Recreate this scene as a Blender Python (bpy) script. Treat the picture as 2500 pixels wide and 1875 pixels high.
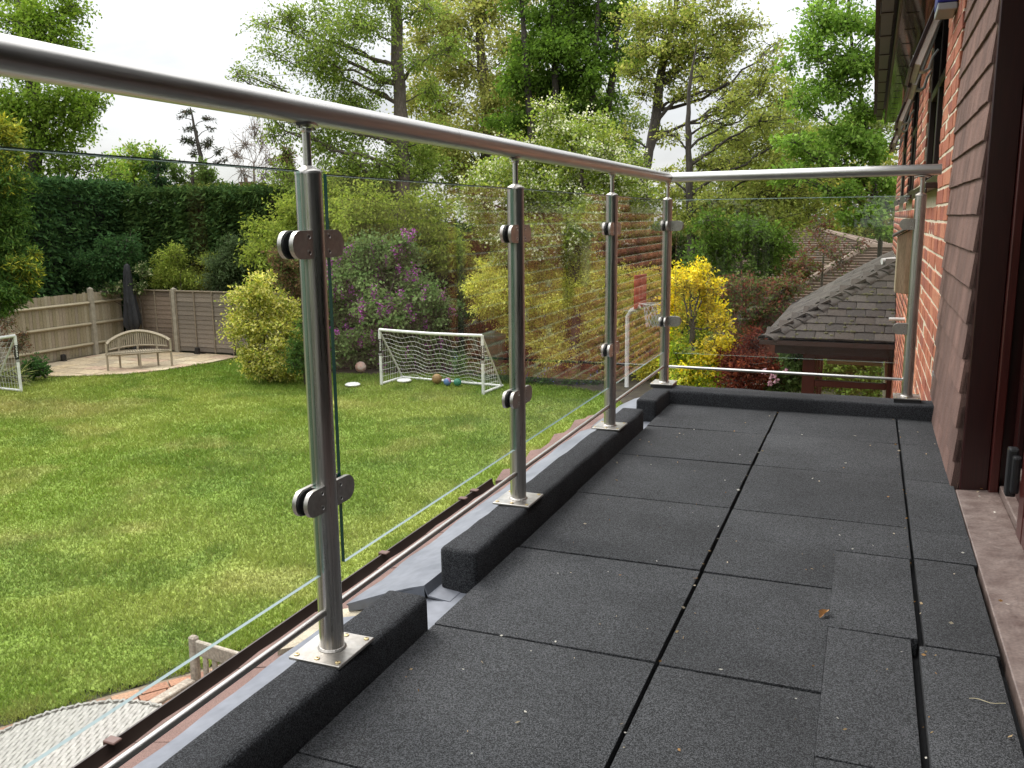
import bpy, bmesh, math, random
import numpy as np
from mathutils import Vector, Matrix
random.seed(7); rng = np.random.default_rng(7)
R = math.radians
scene = bpy.context.scene
COL = scene.collection
for o in list(bpy.data.objects): bpy.data.objects.remove(o)

# ------------------------------------------------------------------ camera
CAM = np.array([0.0, 0.0, 0.827]); FPX = 2164.68
YAW, PIT, ROL = R(21.869), R(10.536), R(-0.600)
FW = np.array([-math.sin(YAW)*math.cos(PIT), math.cos(YAW)*math.cos(PIT), -math.sin(PIT)])
r0 = np.array([math.cos(YAW), math.sin(YAW), 0.0]); u0 = np.cross(r0, FW)
RT = r0*math.cos(ROL)+u0*math.sin(ROL); UP = u0*math.cos(ROL)-r0*math.sin(ROL)
cd = bpy.data.cameras.new('camera'); cd.sensor_fit = 'HORIZONTAL'; cd.sensor_width = 36
cd.lens = 36*FPX/2500; cd.clip_start = 0.05; cd.clip_end = 2000
cam = bpy.data.objects.new('camera', cd); COL.objects.link(cam)
cam.matrix_world = Matrix(((RT[0], UP[0], -FW[0], CAM[0]), (RT[1], UP[1], -FW[1], CAM[1]), (RT[2], UP[2], -FW[2], CAM[2]), (0, 0, 0, 1)))
scene.camera = cam
scene.render.resolution_x, scene.render.resolution_y = 1024, 768

# ------------------------------------------------------------------ sky, sun, exposure
SUN_EL, SUN_AZ = R(52), R(-62)          # azimuth from +Y, negative = towards -X (garden side)
w = bpy.data.worlds.new('World'); scene.world = w; w.use_nodes = True
nt = w.node_tree; nt.nodes.clear(); N = nt.nodes.new; L = nt.links.new
out = N('ShaderNodeOutputWorld'); bg = N('ShaderNodeBackground'); L(bg.outputs[0], out.inputs[0])
sky = N('ShaderNodeTexSky'); sky.sky_type = 'NISHITA'; sky.sun_disc = False
sky.sun_elevation = SUN_EL; sky.sun_rotation = SUN_AZ; sky.air_density = 1.0; sky.dust_density = 2.0
sc = N('ShaderNodeVectorMath'); sc.operation = 'SCALE'; sc.inputs['Scale'].default_value = 0.12
L(sky.outputs[0], sc.inputs[0])
tc = N('ShaderNodeTexCoord'); mp = N('ShaderNodeMapping'); mp.inputs['Scale'].default_value = (1.0, 1.0, 3.2)
L(tc.outputs['Generated'], mp.inputs[0])
nz = N('ShaderNodeTexNoise'); nz.inputs['Scale'].default_value = 3.4; nz.inputs['Detail'].default_value = 7
nz.inputs['Roughness'].default_value = 0.55; nz.inputs['Distortion'].default_value = 0.4; L(mp.outputs[0], nz.inputs['Vector'])
cr = N('ShaderNodeValToRGB'); cr.color_ramp.elements[0].position = 0.34; cr.color_ramp.elements[1].position = 0.62
cr.color_ramp.elements[0].color = (0.64, 0.648, 0.66, 1); cr.color_ramp.elements[1].color = (0.93, 0.935, 0.94, 1)
L(nz.outputs['Fac'], cr.inputs[0])
sx = N('ShaderNodeSeparateXYZ'); L(tc.outputs['Generated'], sx.inputs[0])       # overcast sky: brighter towards the zenith
mr = N('ShaderNodeMapRange'); mr.inputs[1].default_value = 0.0; mr.inputs[2].default_value = 1.0
mr.inputs[3].default_value = 0.375; mr.inputs[4].default_value = 2.1
pz = N('ShaderNodeMath'); pz.operation = 'POWER'; pz.inputs[1].default_value = 1.6; pz.use_clamp = True; L(sx.outputs['Z'], pz.inputs[0]); L(pz.outputs[0], mr.inputs[0])
cl = N('ShaderNodeVectorMath'); cl.operation = 'SCALE'; L(cr.outputs[0], cl.inputs[0]); L(mr.outputs[0], cl.inputs['Scale'])
mx = N('ShaderNodeMix'); mx.data_type = 'RGBA'; mx.inputs['Factor'].default_value = 0.92
L(sc.outputs[0], mx.inputs['A']); L(cl.outputs[0], mx.inputs['B']); L(mx.outputs['Result'], bg.inputs[0])
bg.inputs[1].default_value = 1.0
sd = bpy.data.lights.new('sun', 'SUN'); sd.energy = 1.1; sd.angle = R(24); sd.color = (1, 0.965, 0.91)
sun = bpy.data.objects.new('sun', sd); COL.objects.link(sun)
sdir = Vector((math.sin(SUN_AZ)*math.cos(SUN_EL), math.cos(SUN_AZ)*math.cos(SUN_EL), math.sin(SUN_EL)))
sun.rotation_euler = sdir.to_track_quat('Z', 'Y').to_euler()
vs = scene.view_settings; vs.view_transform = 'Standard'; vs.look = 'None'; vs.exposure = 1.38; vs.gamma = 1.0; vs.use_curve_mapping = False
scene.render.engine = 'CYCLES'
scene.cycles.max_bounces = 7; scene.cycles.diffuse_bounces = 3; scene.cycles.glossy_bounces = 4; scene.cycles.transmission_bounces = 3; scene.cycles.transparent_max_bounces = 24; scene.cycles.sample_clamp_indirect = 6.0
scene.cycles.use_light_tree = False; scene.cycles.caustics_reflective = False; scene.cycles.caustics_refractive = False

# ------------------------------------------------------------------ pixel/depth helpers (photo pixels, 2500 wide)
def at(px, py, D):
    d = FW*FPX+RT*(px-1250)-UP*(py-937.5); return CAM+d*(D/FPX)
GZ = -2.69

# ------------------------------------------------------------------ object helpers
WM = {}
def link(o, parent=None, M=None):
    COL.objects.link(o); M = M or Matrix.Identity(4)
    if parent is not None:
        o.parent = parent; o.matrix_basis = WM[parent.name].inverted() @ M
    else: o.matrix_basis = M
    WM[o.name] = M.copy(); return o
def tag(o, label=None, cat=None, group=None, kind=None):
    if label: o['label'] = label
    if cat: o['category'] = cat
    if group: o['group'] = group
    if kind: o['kind'] = kind
    return o
def empty(name, loc, label=None, cat=None, group=None):
    o = bpy.data.objects.new(name, None); o.empty_display_size = .1
    link(o, None, Matrix.Translation(Vector(loc))); return tag(o, label, cat, group)
def inst(name, me, M, parent=None):
    return link(bpy.data.objects.new(name, me), parent, M)
def T(x, y, z, rz=0, rx=0, ry=0):
    return Matrix.Translation((x, y, z)) @ Matrix.Rotation(rz, 4, 'Z') @ Matrix.Rotation(ry, 4, 'Y') @ Matrix.Rotation(rx, 4, 'X')

class MB:
    def __init__(s): s.v = []; s.f = []; s.mi = []
    def add(s, vs_, fs, mi=0):
        n = len(s.v); s.v += [tuple(map(float, q)) for q in vs_]; s.f += [tuple(i+n for i in q) for q in fs]; s.mi += [mi]*len(fs); return s
    def box(s, x0, x1, y0, y1, z0, z1, mi=0):
        v = [(x, y, z) for x in (x0, x1) for y in (y0, y1) for z in (z0, z1)]
        return s.add(v, [(0, 1, 3, 2), (4, 6, 7, 5), (0, 4, 5, 1), (2, 3, 7, 6), (0, 2, 6, 4), (1, 5, 7, 3)], mi)
    def hexa(s, v, mi=0):   # 8 corners in box order
        return s.add(v, [(0, 1, 3, 2), (4, 6, 7, 5), (0, 4, 5, 1), (2, 3, 7, 6), (0, 2, 6, 4), (1, 5, 7, 3)], mi)
    def beam(s, a, b, w_, h_, up=(0, 0, 1), mi=0):
        a = np.array(a, float); b = np.array(b, float); d = (b-a)/np.linalg.norm(b-a); up = np.array(up, float)
        sd_ = np.cross(d, up); sd_ /= np.linalg.norm(sd_); uu = np.cross(sd_, d)
        v = [p+sd_*sx_*w_/2+uu*sz*h_/2 for p in (a, b) for sx_ in (-1, 1) for sz in (-1, 1)]
        return s.hexa(v, mi)
    def tube(s, pts, rad, n=8, caps=True, mi=0):
        pts = [np.array(p, float) for p in pts]; k = len(pts)
        if not hasattr(rad, '__len__'): rad = [rad]*k
        rings = []; ref = None
        for i, p in enumerate(pts):
            d = pts[min(i+1, k-1)]-pts[max(i-1, 0)]; d = d/(np.linalg.norm(d)+1e-9)
            if ref is None: ref = np.array([0, 0, 1.0]) if abs(d[2]) < .9 else np.array([1.0, 0, 0])
            a = np.cross(d, ref); a /= np.linalg.norm(a)+1e-9; b = np.cross(d, a); ref = -b if False else ref
            rings.append([p+rad[i]*(a*math.cos(t)+b*math.sin(t)) for t in np.arange(n)*2*math.pi/n])
        v = [q for r_ in rings for q in r_]; f = []
        for i in range(k-1):
            for j in range(n): f.append((i*n+j, i*n+(j+1) % n, (i+1)*n+(j+1) % n, (i+1)*n+j))
        if caps: f += [tuple(range(n))[::-1], tuple((k-1)*n+j for j in range(n))]
        return s.add(v, f, mi)
    def lathe(s, prof, c, n=24, mi=0, axis=2):
        v = []; f = []; k = len(prof)
        for r_, z in prof:
            for t in np.arange(n)*2*math.pi/n:
                q = [r_*math.cos(t), r_*math.sin(t), z]
                if axis == 0: q = [q[2], q[0], q[1]]
                if axis == 1: q = [q[1], q[2], q[0]]
                v.append((c[0]+q[0], c[1]+q[1], c[2]+q[2]))
        for i in range(k-1):
            for j in range(n): f.append((i*n+j, i*n+(j+1) % n, (i+1)*n+(j+1) % n, (i+1)*n+j))
        f += [tuple(range(n))[::-1], tuple((k-1)*n+j for j in range(n))]
        return s.add(v, f, mi)
    def prism(s, poly, fn, a, b, mi=0):   # poly of 2d pts, fn(p,t)->3d, from t=a to t=b
        n = len(poly); v = [fn(p, a) for p in poly]+[fn(p, b) for p in poly]
        f = [tuple(range(n))[::-1], tuple(range(n, 2*n))]+[(i, (i+1) % n, n+(i+1) % n, n+i) for i in range(n)]
        return s.add(v, f, mi)
    def mesh(s, name, mats, smooth=False, bevel=0, seg=1, origin=None):
        v = s.v
        if origin is not None: v = [(a-origin[0], b-origin[1], c-origin[2]) for a, b, c in v]
        me = bpy.data.meshes.new(name); me.from_pydata(v, [], s.f)
        for m in (mats if isinstance(mats, (list, tuple)) else [mats]): me.materials.append(m)
        me.polygons.foreach_set('material_index', s.mi)
        bm = bmesh.new(); bm.from_mesh(me); bmesh.ops.recalc_face_normals(bm, faces=bm.faces)
        if bevel: bmesh.ops.bevel(bm, geom=[e for e in bm.edges if e.calc_face_angle(0) > .5], offset=bevel, segments=seg, affect='EDGES', profile=.6, clamp_overlap=True)
        bm.to_mesh(me); bm.free()
        if smooth:
            me.polygons.foreach_set('use_smooth', [True]*len(me.polygons))
            try: me.set_sharp_from_angle(angle=R(38))
            except Exception: pass
        return me
    def build(s, name, mats, parent=None, smooth=False, bevel=0, seg=1):
        a = np.array(s.v); o = [float((a[:, 0].min()+a[:, 0].max())/2), float((a[:, 1].min()+a[:, 1].max())/2), float(a[:, 2].min())]
        me = s.mesh(name, mats, smooth, bevel, seg, o)
        return link(bpy.data.objects.new(name, me), parent, Matrix.Translation(o))
def arr_obj(name, V, F, mats, parent=None, col=None, smooth=False):
    """big numpy mesh: V (n,3) world, F (m,k) same-size faces, col (n,3)"""
    V = np.asarray(V, np.float32); F = np.asarray(F, np.int32); k = F.shape[1]
    o = V.min(0)*.5+V.max(0)*.5; o[2] = V[:, 2].min(); V = V-o
    me = bpy.data.meshes.new(name); me.vertices.add(len(V)); me.vertices.foreach_set('co', V.ravel())
    me.loops.add(F.size); me.loops.foreach_set('vertex_index', F.ravel())
    me.polygons.add(len(F)); me.polygons.foreach_set('loop_start', np.arange(len(F), dtype=np.int32)*k)
    me.update(calc_edges=True)
    if smooth: me.polygons.foreach_set('use_smooth', [True]*len(F))
    me.materials.append(mats)
    if col is not None:
        at_ = me.attributes.new('col', 'FLOAT_COLOR', 'POINT')
        at_.data.foreach_set('color', np.c_[col, np.ones(len(col))].astype(np.float32).ravel())
    return link(bpy.data.objects.new(name, me), parent, Matrix.Translation([float(q) for q in o]))
def setcol(me, c):
    at_ = me.attributes.new('col', 'FLOAT_COLOR', 'POINT'); n = len(me.vertices)
    at_.data.foreach_set('color', np.tile(np.array([*c, 1], np.float32), n))

# ------------------------------------------------------------------ materials
def mat(name, c, rough=.6, metal=0.0, c2=None, scale=8, detail=5, fine=None, bump=0, bscale=60, attr=False, spec=.5, stretch=None, lo=.35, hi=.65, rvar=0):
    m = bpy.data.materials.new(name); m.use_nodes = True; t = m.node_tree; b = t.nodes['Principled BSDF']; n_ = t.nodes.new; l_ = t.links.new
    b.inputs['Roughness'].default_value = rough; b.inputs['Metallic'].default_value = metal; b.inputs['Specular IOR Level'].default_value = spec
    g = n_('ShaderNodeNewGeometry'); pos = g.outputs['Position']
    if stretch:
        q = n_('ShaderNodeVectorMath'); q.operation = 'MULTIPLY'; q.inputs[1].default_value = stretch; l_(pos, q.inputs[0]); pos = q.outputs[0]
    def noise(s_, d_=4):
        q = n_('ShaderNodeTexNoise'); q.inputs['Scale'].default_value = s_; q.inputs['Detail'].default_value = d_; l_(pos, q.inputs['Vector']); return q.outputs['Fac']
    def ramp(f, a, b_, p0=lo, p1=hi):
        q = n_('ShaderNodeMapRange'); q.inputs[1].default_value = p0; q.inputs[2].default_value = p1; l_(f, q.inputs[0])
        x = n_('ShaderNodeMix'); x.data_type = 'RGBA'; l_(q.outputs[0], x.inputs['Factor'])
        for k, val in (('A', a), ('B', b_)):
            if isinstance(val, tuple): x.inputs[k].default_value = (*val, 1)
            else: l_(val, x.inputs[k])
        return x.outputs['Result']
    base = c
    if attr:
        q = n_('ShaderNodeAttribute'); q.attribute_name = 'col'; base = q.outputs['Color']
    if c2 is not None: base = ramp(noise(scale, detail), base, c2)
    if fine:   # (scale, factor): darken/lighten grains
        x = n_('ShaderNodeMix'); x.data_type = 'RGBA'; x.blend_type = 'MULTIPLY'; x.inputs['Factor'].default_value = 1
        fr = ramp(noise(fine[0], 3), (1-fine[1],)*3, (1+fine[1],)*3, .3, .7)
        if isinstance(base, tuple): x.inputs['A'].default_value = (*base, 1)
        else: l_(base, x.inputs['A'])
        l_(fr, x.inputs['B']); base = x.outputs['Result']
    if isinstance(base, tuple): b.inputs['Base Color'].default_value = (*base, 1)
    else: l_(base, b.inputs['Base Color'])
    if rvar:
        q = n_('ShaderNodeMapRange'); q.inputs[1].default_value = .3; q.inputs[2].default_value = .7
        q.inputs[3].default_value = max(rough-rvar, .02); q.inputs[4].default_value = rough+rvar; l_(noise(scale*2, 5), q.inputs[0]); l_(q.outputs[0], b.inputs['Roughness'])
    if bump:
        bp = n_('ShaderNodeBump'); bp.inputs['Strength'].default_value = bump; bp.inputs['Distance'].default_value = .01
        l_(noise(bscale, 4), bp.inputs['Height']); l_(bp.outputs[0], b.inputs['Normal'])
    return m
def leaf_mat(name, trans=.35, rough=.55):
    m = bpy.data.materials.new(name); m.use_nodes = True; t = m.node_tree; t.nodes.remove(t.nodes['Principled BSDF']); n_ = t.nodes.new; l_ = t.links.new
    q = n_('ShaderNodeAttribute'); q.attribute_name = 'col'; b = n_('ShaderNodeBsdfDiffuse'); l_(q.outputs['Color'], b.inputs['Color'])
    tr = n_('ShaderNodeBsdfTranslucent'); hs = n_('ShaderNodeHueSaturation'); hs.inputs['Value'].default_value = 1.5; hs.inputs['Saturation'].default_value = 1.1
    l_(q.outputs['Color'], hs.inputs['Color']); l_(hs.outputs[0], tr.inputs['Color'])
    ms = n_('ShaderNodeMixShader'); ms.inputs[0].default_value = trans; l_(b.outputs[0], ms.inputs[1]); l_(tr.outputs[0], ms.inputs[2])
    l_(ms.outputs[0], t.nodes['Material Output'].inputs[0]); return m
def glass_mat(name, tint, ior=1.5):
    m = bpy.data.materials.new(name); m.use_nodes = True; t = m.node_tree; t.nodes.clear(); n_ = t.nodes.new; l_ = t.links.new
    o_ = n_('ShaderNodeOutputMaterial'); ms = n_('ShaderNodeMixShader'); fr = n_('ShaderNodeFresnel'); fr.inputs[0].default_value = ior
    a = n_('ShaderNodeBsdfTransparent'); a.inputs[0].default_value = (*tint, 1); g = n_('ShaderNodeBsdfGlossy'); g.inputs['Roughness'].default_value = 0.0
    # outside-facing normal for both sides of the sheet, so both faces reflect as an air-to-glass surface
    ge = n_('ShaderNodeNewGeometry'); fl = n_('ShaderNodeMapRange'); fl.inputs[3].default_value = 1; fl.inputs[4].default_value = -1; l_(ge.outputs['Backfacing'], fl.inputs[0])
    lw = n_('ShaderNodeLayerWeight'); lw.inputs['Blend'].default_value = .5
    pw = n_('ShaderNodeMath'); pw.operation = 'POWER'; pw.inputs[1].default_value = 5.0; l_(lw.outputs['Facing'], pw.inputs[0])
    ma = n_('ShaderNodeMath'); ma.operation = 'MULTIPLY_ADD'; ma.inputs[1].default_value = .66; ma.inputs[2].default_value = .04; l_(pw.outputs[0], ma.inputs[0])
    l_(ma.outputs[0], ms.inputs[0]); l_(a.outputs[0], ms.inputs[1]); l_(g.outputs[0], ms.inputs[2]); l_(ms.outputs[0], o_.inputs[0])
    for q in (fr, ge, fl): t.nodes.remove(q)
    return m
STEEL = mat('brushed_steel', (.54, .525, .50), .32, 1.0, fine=(20, .07), stretch=(.6, 14, 14), rvar=.03, scale=5)
STEEL_V = mat('brushed_steel_post', (.49, .47, .445), .31, 1.0, fine=(16, .22), stretch=(16, 16, .4), rvar=.08, scale=7)
STEEL_R = mat('brushed_steel_rail', (.49, .475, .45), .36, 1.0, fine=(12, .12), stretch=(14, .4, 14), rvar=.07, scale=5)
STEEL_P = mat('satin_steel_plate', (.46, .445, .42), .40, .95, (.36, .335, .30), 18, fine=(120, .12), rvar=.1)
BRASS = mat('brass_screw', (.50, .40, .22), .4, .9)
GASKET = mat('black_gasket', (.012, .012, .013), .6)
GLASS = glass_mat('clear_glass', (.985, .993, .988))
GEDGE = mat('glass_edge_green', (.005, .062, .050), .12, spec=.8)
GEDGE3 = glass_mat('glass_edge_clear', (.45, .66, .60))
GEDGE4 = mat('glass_edge_top_glow', (.36, .47, .40), .15, spec=.8)  # pale green stands in for sky light refracted along the top edge
GEDGE2 = mat('glass_edge_painted_glow', (.20, .27, .275), .1, spec=1.0)  # colour lightened in place of sky light guided to the bottom edge
PANE = glass_mat('window_glass', (.42, .45, .44))
def rubber_mat(name, dk, lt, green=0):
    m = mat(name, dk, .82, 0, None, bump=.8, bscale=420, spec=.25); t = m.node_tree; b = t.nodes['Principled BSDF']; n_ = t.nodes.new; l_ = t.links.new
    g = n_('ShaderNodeNewGeometry'); v = n_('ShaderNodeTexVoronoi'); v.inputs['Scale'].default_value = 600; l_(g.outputs['Position'], v.inputs['Vector'])
    sp = n_('ShaderNodeSeparateColor'); l_(v.outputs['Color'], sp.inputs[0])
    q = n_('ShaderNodeMapRange'); q.inputs[1].default_value = .25; q.inputs[2].default_value = 1.0; l_(sp.outputs[0], q.inputs[0])
    x = n_('ShaderNodeMix'); x.data_type = 'RGBA'; x.inputs['A'].default_value = (*dk, 1); x.inputs['B'].default_value = (*lt, 1); l_(q.outputs[0], x.inputs['Factor'])
    z = n_('ShaderNodeTexNoise'); z.inputs['Scale'].default_value = 2.0; z.inputs['Detail'].default_value = 9; z.inputs['Roughness'].default_value = .62; l_(g.outputs['Position'], z.inputs['Vector'])
    q2 = n_('ShaderNodeMapRange'); q2.inputs[1].default_value = .3; q2.inputs[2].default_value = .7; q2.inputs[3].default_value = .66; q2.inputs[4].default_value = 1.34; l_(z.outputs[0], q2.inputs[0])
    oi = n_('ShaderNodeObjectInfo'); q3 = n_('ShaderNodeMapRange'); q3.inputs[3].default_value = .9; q3.inputs[4].default_value = 1.1; l_(oi.outputs['Random'], q3.inputs[0])
    mm = n_('ShaderNodeMath'); mm.operation = 'MULTIPLY'; l_(q2.outputs[0], mm.inputs[0]); l_(q3.outputs[0], mm.inputs[1])
    s_ = n_('ShaderNodeVectorMath'); s_.operation = 'SCALE'; l_(x.outputs['Result'], s_.inputs[0]); l_(mm.outputs[0], s_.inputs['Scale']); l_(s_.outputs[0], b.inputs['Base Color'])
    return m
RUBBER = rubber_mat('rubber_crumb', (.019, .0195, .0205), (.108, .111, .117))
FELT = rubber_mat('mineral_felt', (.010, .0105, .012), (.068, .071, .077))
FELTBASE = mat('roof_felt_base', (.012, .012, .013), .9, c2=(.02, .02, .021), scale=20)
LEAD = mat('lead_sheet', (.125, .135, .16), .5, .15, (.17, .18, .205), 5, fine=(40, .10), bump=.12, bscale=22, rvar=.08)
MORTARC = mat('sandy_mortar', (.42, .37, .27), .9, 0, (.30, .26, .19), 14, fine=(200, .2), bump=.4)
PINKTILE = mat('sandfaced_roof_tile', (.19, .112, .092), .85, 0, (.135, .082, .068), 9, fine=(420, .32), bump=.5, bscale=420)
GUTTER = mat('brown_gutter_plastic', (.034, .022, .018), .35, 0, (.05, .035, .028), 10)
GUTTERDARK = mat('gutter_silt', (.05, .045, .04), .9, 0, (.03, .027, .024), 30)
BRICK = mat('red_brick', (.3, .1, .05), .85, 0, None, attr=True, fine=(60, .22), bump=.5, bscale=140)
MORTAR = mat('pale_mortar', (.58, .52, .40), .92, 0, (.48, .42, .31), 24, fine=(160, .15), bump=.6, bscale=160)
HANGTILE = mat('hung_concrete_tile', (.195, .113, .090), .85, 0, (.145, .083, .066), 12, fine=(380, .35), bump=.6, bscale=380)
def obj_vary(m, lo, hi):
    t = m.node_tree; b = t.nodes['Principled BSDF']; lk = b.inputs['Base Color'].links[0]; src = lk.from_socket
    oi = t.nodes.new('ShaderNodeObjectInfo'); r_ = t.nodes.new('ShaderNodeMapRange'); r_.inputs[3].default_value = lo; r_.inputs[4].default_value = hi; t.links.new(oi.outputs['Random'], r_.inputs[0])
    s_ = t.nodes.new('ShaderNodeVectorMath'); s_.operation = 'SCALE'; t.links.new(src, s_.inputs[0]); t.links.new(r_.outputs[0], s_.inputs['Scale']); t.links.new(s_.outputs[0], b.inputs['Base Color'])
obj_vary(HANGTILE, .78, 1.18)
MAHOG = mat('mahogany_upvc', (.030, .0065, .0055), .28, 0, (.018, .0042, .004), 5, stretch=(60, 60, 1.5), spec=.5)
MAHOGR = mat('mahogany_red', (.060, .010, .0075), .3, 0, (.04, .007, .0055), 5, stretch=(60, 60, 1.5))
BROWNFR = mat('dark_brown_frame', (.026, .013, .010), .3, 0, (.018, .009, .0075), 6)
SOFFIT = mat('glossy_brown_soffit', (.030, .017, .011), .09, 0, (.020, .012, .008), 4, spec=.6)
FASCIA = mat('weathered_fascia', (.085, .068, .043), .45, 0, (.05, .04, .027), 7)
INFRAME = mat('pale_inner_frame', (.55, .54, .50), .4, 0, (.45, .44, .40), 10)
WHITE = mat('white_plastic', (.72, .72, .70), .35, 0, (.60, .60, .57), 14, fine=(50, .06))
SILL = mat('dusty_door_sill', (.080, .052, .045), .45, 0, (.20, .155, .135), 13, detail=9, fine=(160, .25), rvar=.1, lo=.2, hi=.8)
BLACKP = mat('black_plastic', (.014, .014, .015), .35)
BLACKM = mat('black_metal', (.02, .02, .021), .4)
BLUE = mat('blue_box', (.012, .018, .22), .3)
GREYB = mat('grey_plastic', (.30, .32, .34), .35)
WOODW = mat('weathered_fence_board', (.265, .225, .16), .88, 0, None, attr=True, fine=(30, .30), stretch=(6, 6, .6), bump=.3, bscale=40)
WOODL = mat('grey_brown_lap_board', (.14, .10, .075), .88, 0, None, attr=True, fine=(24, .32), stretch=(.7, .7, 8), bump=.3, bscale=40)
TEAK = mat('silvered_teak', (.36, .30, .215), .8, 0, (.27, .22, .155), 14, fine=(70, .2), stretch=(3, 3, 1), bump=.2)
TEAKG = mat('grey_teak', (.33, .29, .235), .85, 0, (.24, .20, .155), 12, fine=(60, .28), bump=.3)
CONC = mat('concrete_post', (.36, .32, .25), .9, 0, (.28, .245, .185), 9, fine=(90, .15))
SLAB = mat('sandstone_slab', (.42, .33, .22), .9, 0, None, attr=True, fine=(14, .22), bump=.25, bscale=40)
PAVER = mat('clay_paver', (.3, .13, .07), .9, 0, None, attr=True, fine=(60, .25), bump=.4, bscale=80)
JOINT = mat('sandy_joint', (.20, .155, .105), .95, 0, (.13, .10, .07), 10)
BLACKF = mat('black_parasol_cloth', (.010, .010, .012), .75, 0, (.018, .018, .021), 12)
WICKER = mat('woven_pale_wicker', (.29, .28, .245), .6, 0, (.22, .21, .185), 30, fine=(120, .2))
BARK = mat('bark', (.055, .042, .032), .92, 0, (.10, .082, .062), 7, stretch=(5, 5, 1), fine=(22, .3), bump=.7, bscale=20)
BARKD = mat('dark_bark', (.026, .021, .016), .92, 0, (.05, .041, .031), 6, stretch=(5, 5, 1), fine=(22, .3))
TWIGP = mat('pale_twig', (.22, .17, .14), .9, 0, (.15, .12, .10), 8)
LEAF = leaf_mat('leaf', .38); CONI = leaf_mat('conifer_spray', .15, .7); GRASSM = leaf_mat('grass_blade', .30, .6); PETAL = leaf_mat('petal', .35, .6)
SOIL = mat('soil', (.035, .026, .018), .95, 0, (.06, .05, .03), 5, fine=(25, .3))
GROUNDM = mat('rough_ground', (.045, .06, .02), .95, 0, (.07, .06, .035), .6, fine=(8, .3))
LAWNM = mat('lawn_turf', (.1, .14, .03), .95, 0, None, attr=True, fine=(28, .42), bump=.5, bscale=50, spec=.1)
OLDTILE = mat('mossy_roof_tile', (.17, .15, .13), .9, 0, None, attr=True, fine=(60, .35), bump=.5, bscale=90)
MOSS = mat('moss', (.05, .05, .018), .95, 0, (.085, .075, .03), 40, bump=.6, bscale=150)
OLDWOOD = mat('bleached_box_wood', (.30, .24, .155), .85, 0, (.20, .155, .09), 7, stretch=(6, 6, .8), fine=(40, .2))
REDBOARD = mat('red_backboard', (.45, .06, .03), .45, 0, (.36, .05, .028), 8)
FARTILE = mat('far_brown_tile', (.15, .098, .07), .9, 0, (.105, .07, .052), 2.2, fine=(12, .2))
NETM = mat('net_cord', (.62, .62, .58), .7)
EOF_MATS = True

# ================================================================== SETTING: ground, lawn
def vnoise(x, y, seed=0):
    x = np.asarray(x, float); y = np.asarray(y, float); xi = np.floor(x).astype(int); yi = np.floor(y).astype(int); fx = x-xi; fy = y-yi
    fx = fx*fx*(3-2*fx); fy = fy*fy*(3-2*fy)
    def h(a, b):
        n = (a*374761393+b*668265263+seed*974634777) & 0xffffffff; n = ((n ^ (n >> 13))*1274126177) & 0xffffffff
        return ((n ^ (n >> 16)) & 0xffff)/65535.0
    return (h(xi, yi)*(1-fx)+h(xi+1, yi)*fx)*(1-fy)+(h(xi, yi+1)*(1-fx)+h(xi+1, yi+1)*fx)*fy
def fbm(x, y, seed=0, o=4):
    s = 0; a = .5
    for i in range(o): s = s+a*vnoise(x*2**i, y*2**i, seed+i); a *= .5
    return s/(1-.5**o)
mb = MB(); mb.add([(-700, -300, GZ-.03), (700, -300, GZ-.03), (700, 900, GZ-.03), (-700, 900, GZ-.03)], [(0, 1, 2, 3)])
tag(mb.build('ground', GROUNDM), kind='structure')
LAWN = np.array([(-5.9, 3.2), (-5.56, 3.99), (-5.19, 4.56), (-5.04, 4.8), (-4.85, 5.04), (-4.55, 5.5), (-3.2, 6.6), (-1.6, 7.0), (-1.6, 12), (-3.6, 15.5), (-5.0, 17.3), (-6.67, 17.9), (-9.0, 18.2), (-11.4, 17.5), (-12.6, 17.5), (-14.2, 18.5), (-15.27, 18.75),
                 (-15.42, 17.62), (-15.69, 16.5), (-16.2, 15.72), (-16.96, 15.24), (-17.7, 14.9), (-18.3, 13.5), (-18.5, 8), (-18.0, 2.0), (-7.5, 1.0)])
def inpoly(x, y, P):
    c = np.zeros(np.shape(x), bool); j = len(P)-1
    for i in range(len(P)):
        a, b = P[i], P[j]; t = ((a[1] > y) != (b[1] > y)) & (x < (b[0]-a[0])*(y-a[1])/(b[1]-a[1]+1e-12)+a[0]); c ^= t; j = i
    return c
def lawncol(x, y):
    g1 = np.array([.142, .203, .037]); g2 = np.array([.222, .262, .062]); dk = np.array([.10, .158, .030]); dry = np.array([.37, .32, .13])
    a = fbm(x*.42, y*.42, 3)[:, None]; c = g1+(g2-g1)*np.clip((a-.35)/.3, 0, 1)
    b = fbm(x*1.1+9, y*1.1, 11)[:, None]; c = c+(dk-c)*np.clip((b-.58)/.10, 0, 1)*.62
    d = fbm(x*.9, y*.9, 23)[:, None]; c = c+(dry-c)*np.clip((d-.60)/.12, 0, 1)*.30
    q = np.exp(-(((x+15.3)/2.0)**2+((y-12.2)/.75)**2))[:, None]*np.clip(.35+1.3*(fbm(x*1.4, y*1.4, 31)[:, None]-.25), 0, 1); c = c+(dry-c)*np.clip(q*.95, 0, 1)
    far = np.clip((y-15.2)/2.0, 0, 1)[:, None]; c = c+(np.array([.115, .19, .032])-c)*far*.55
    return c
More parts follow.
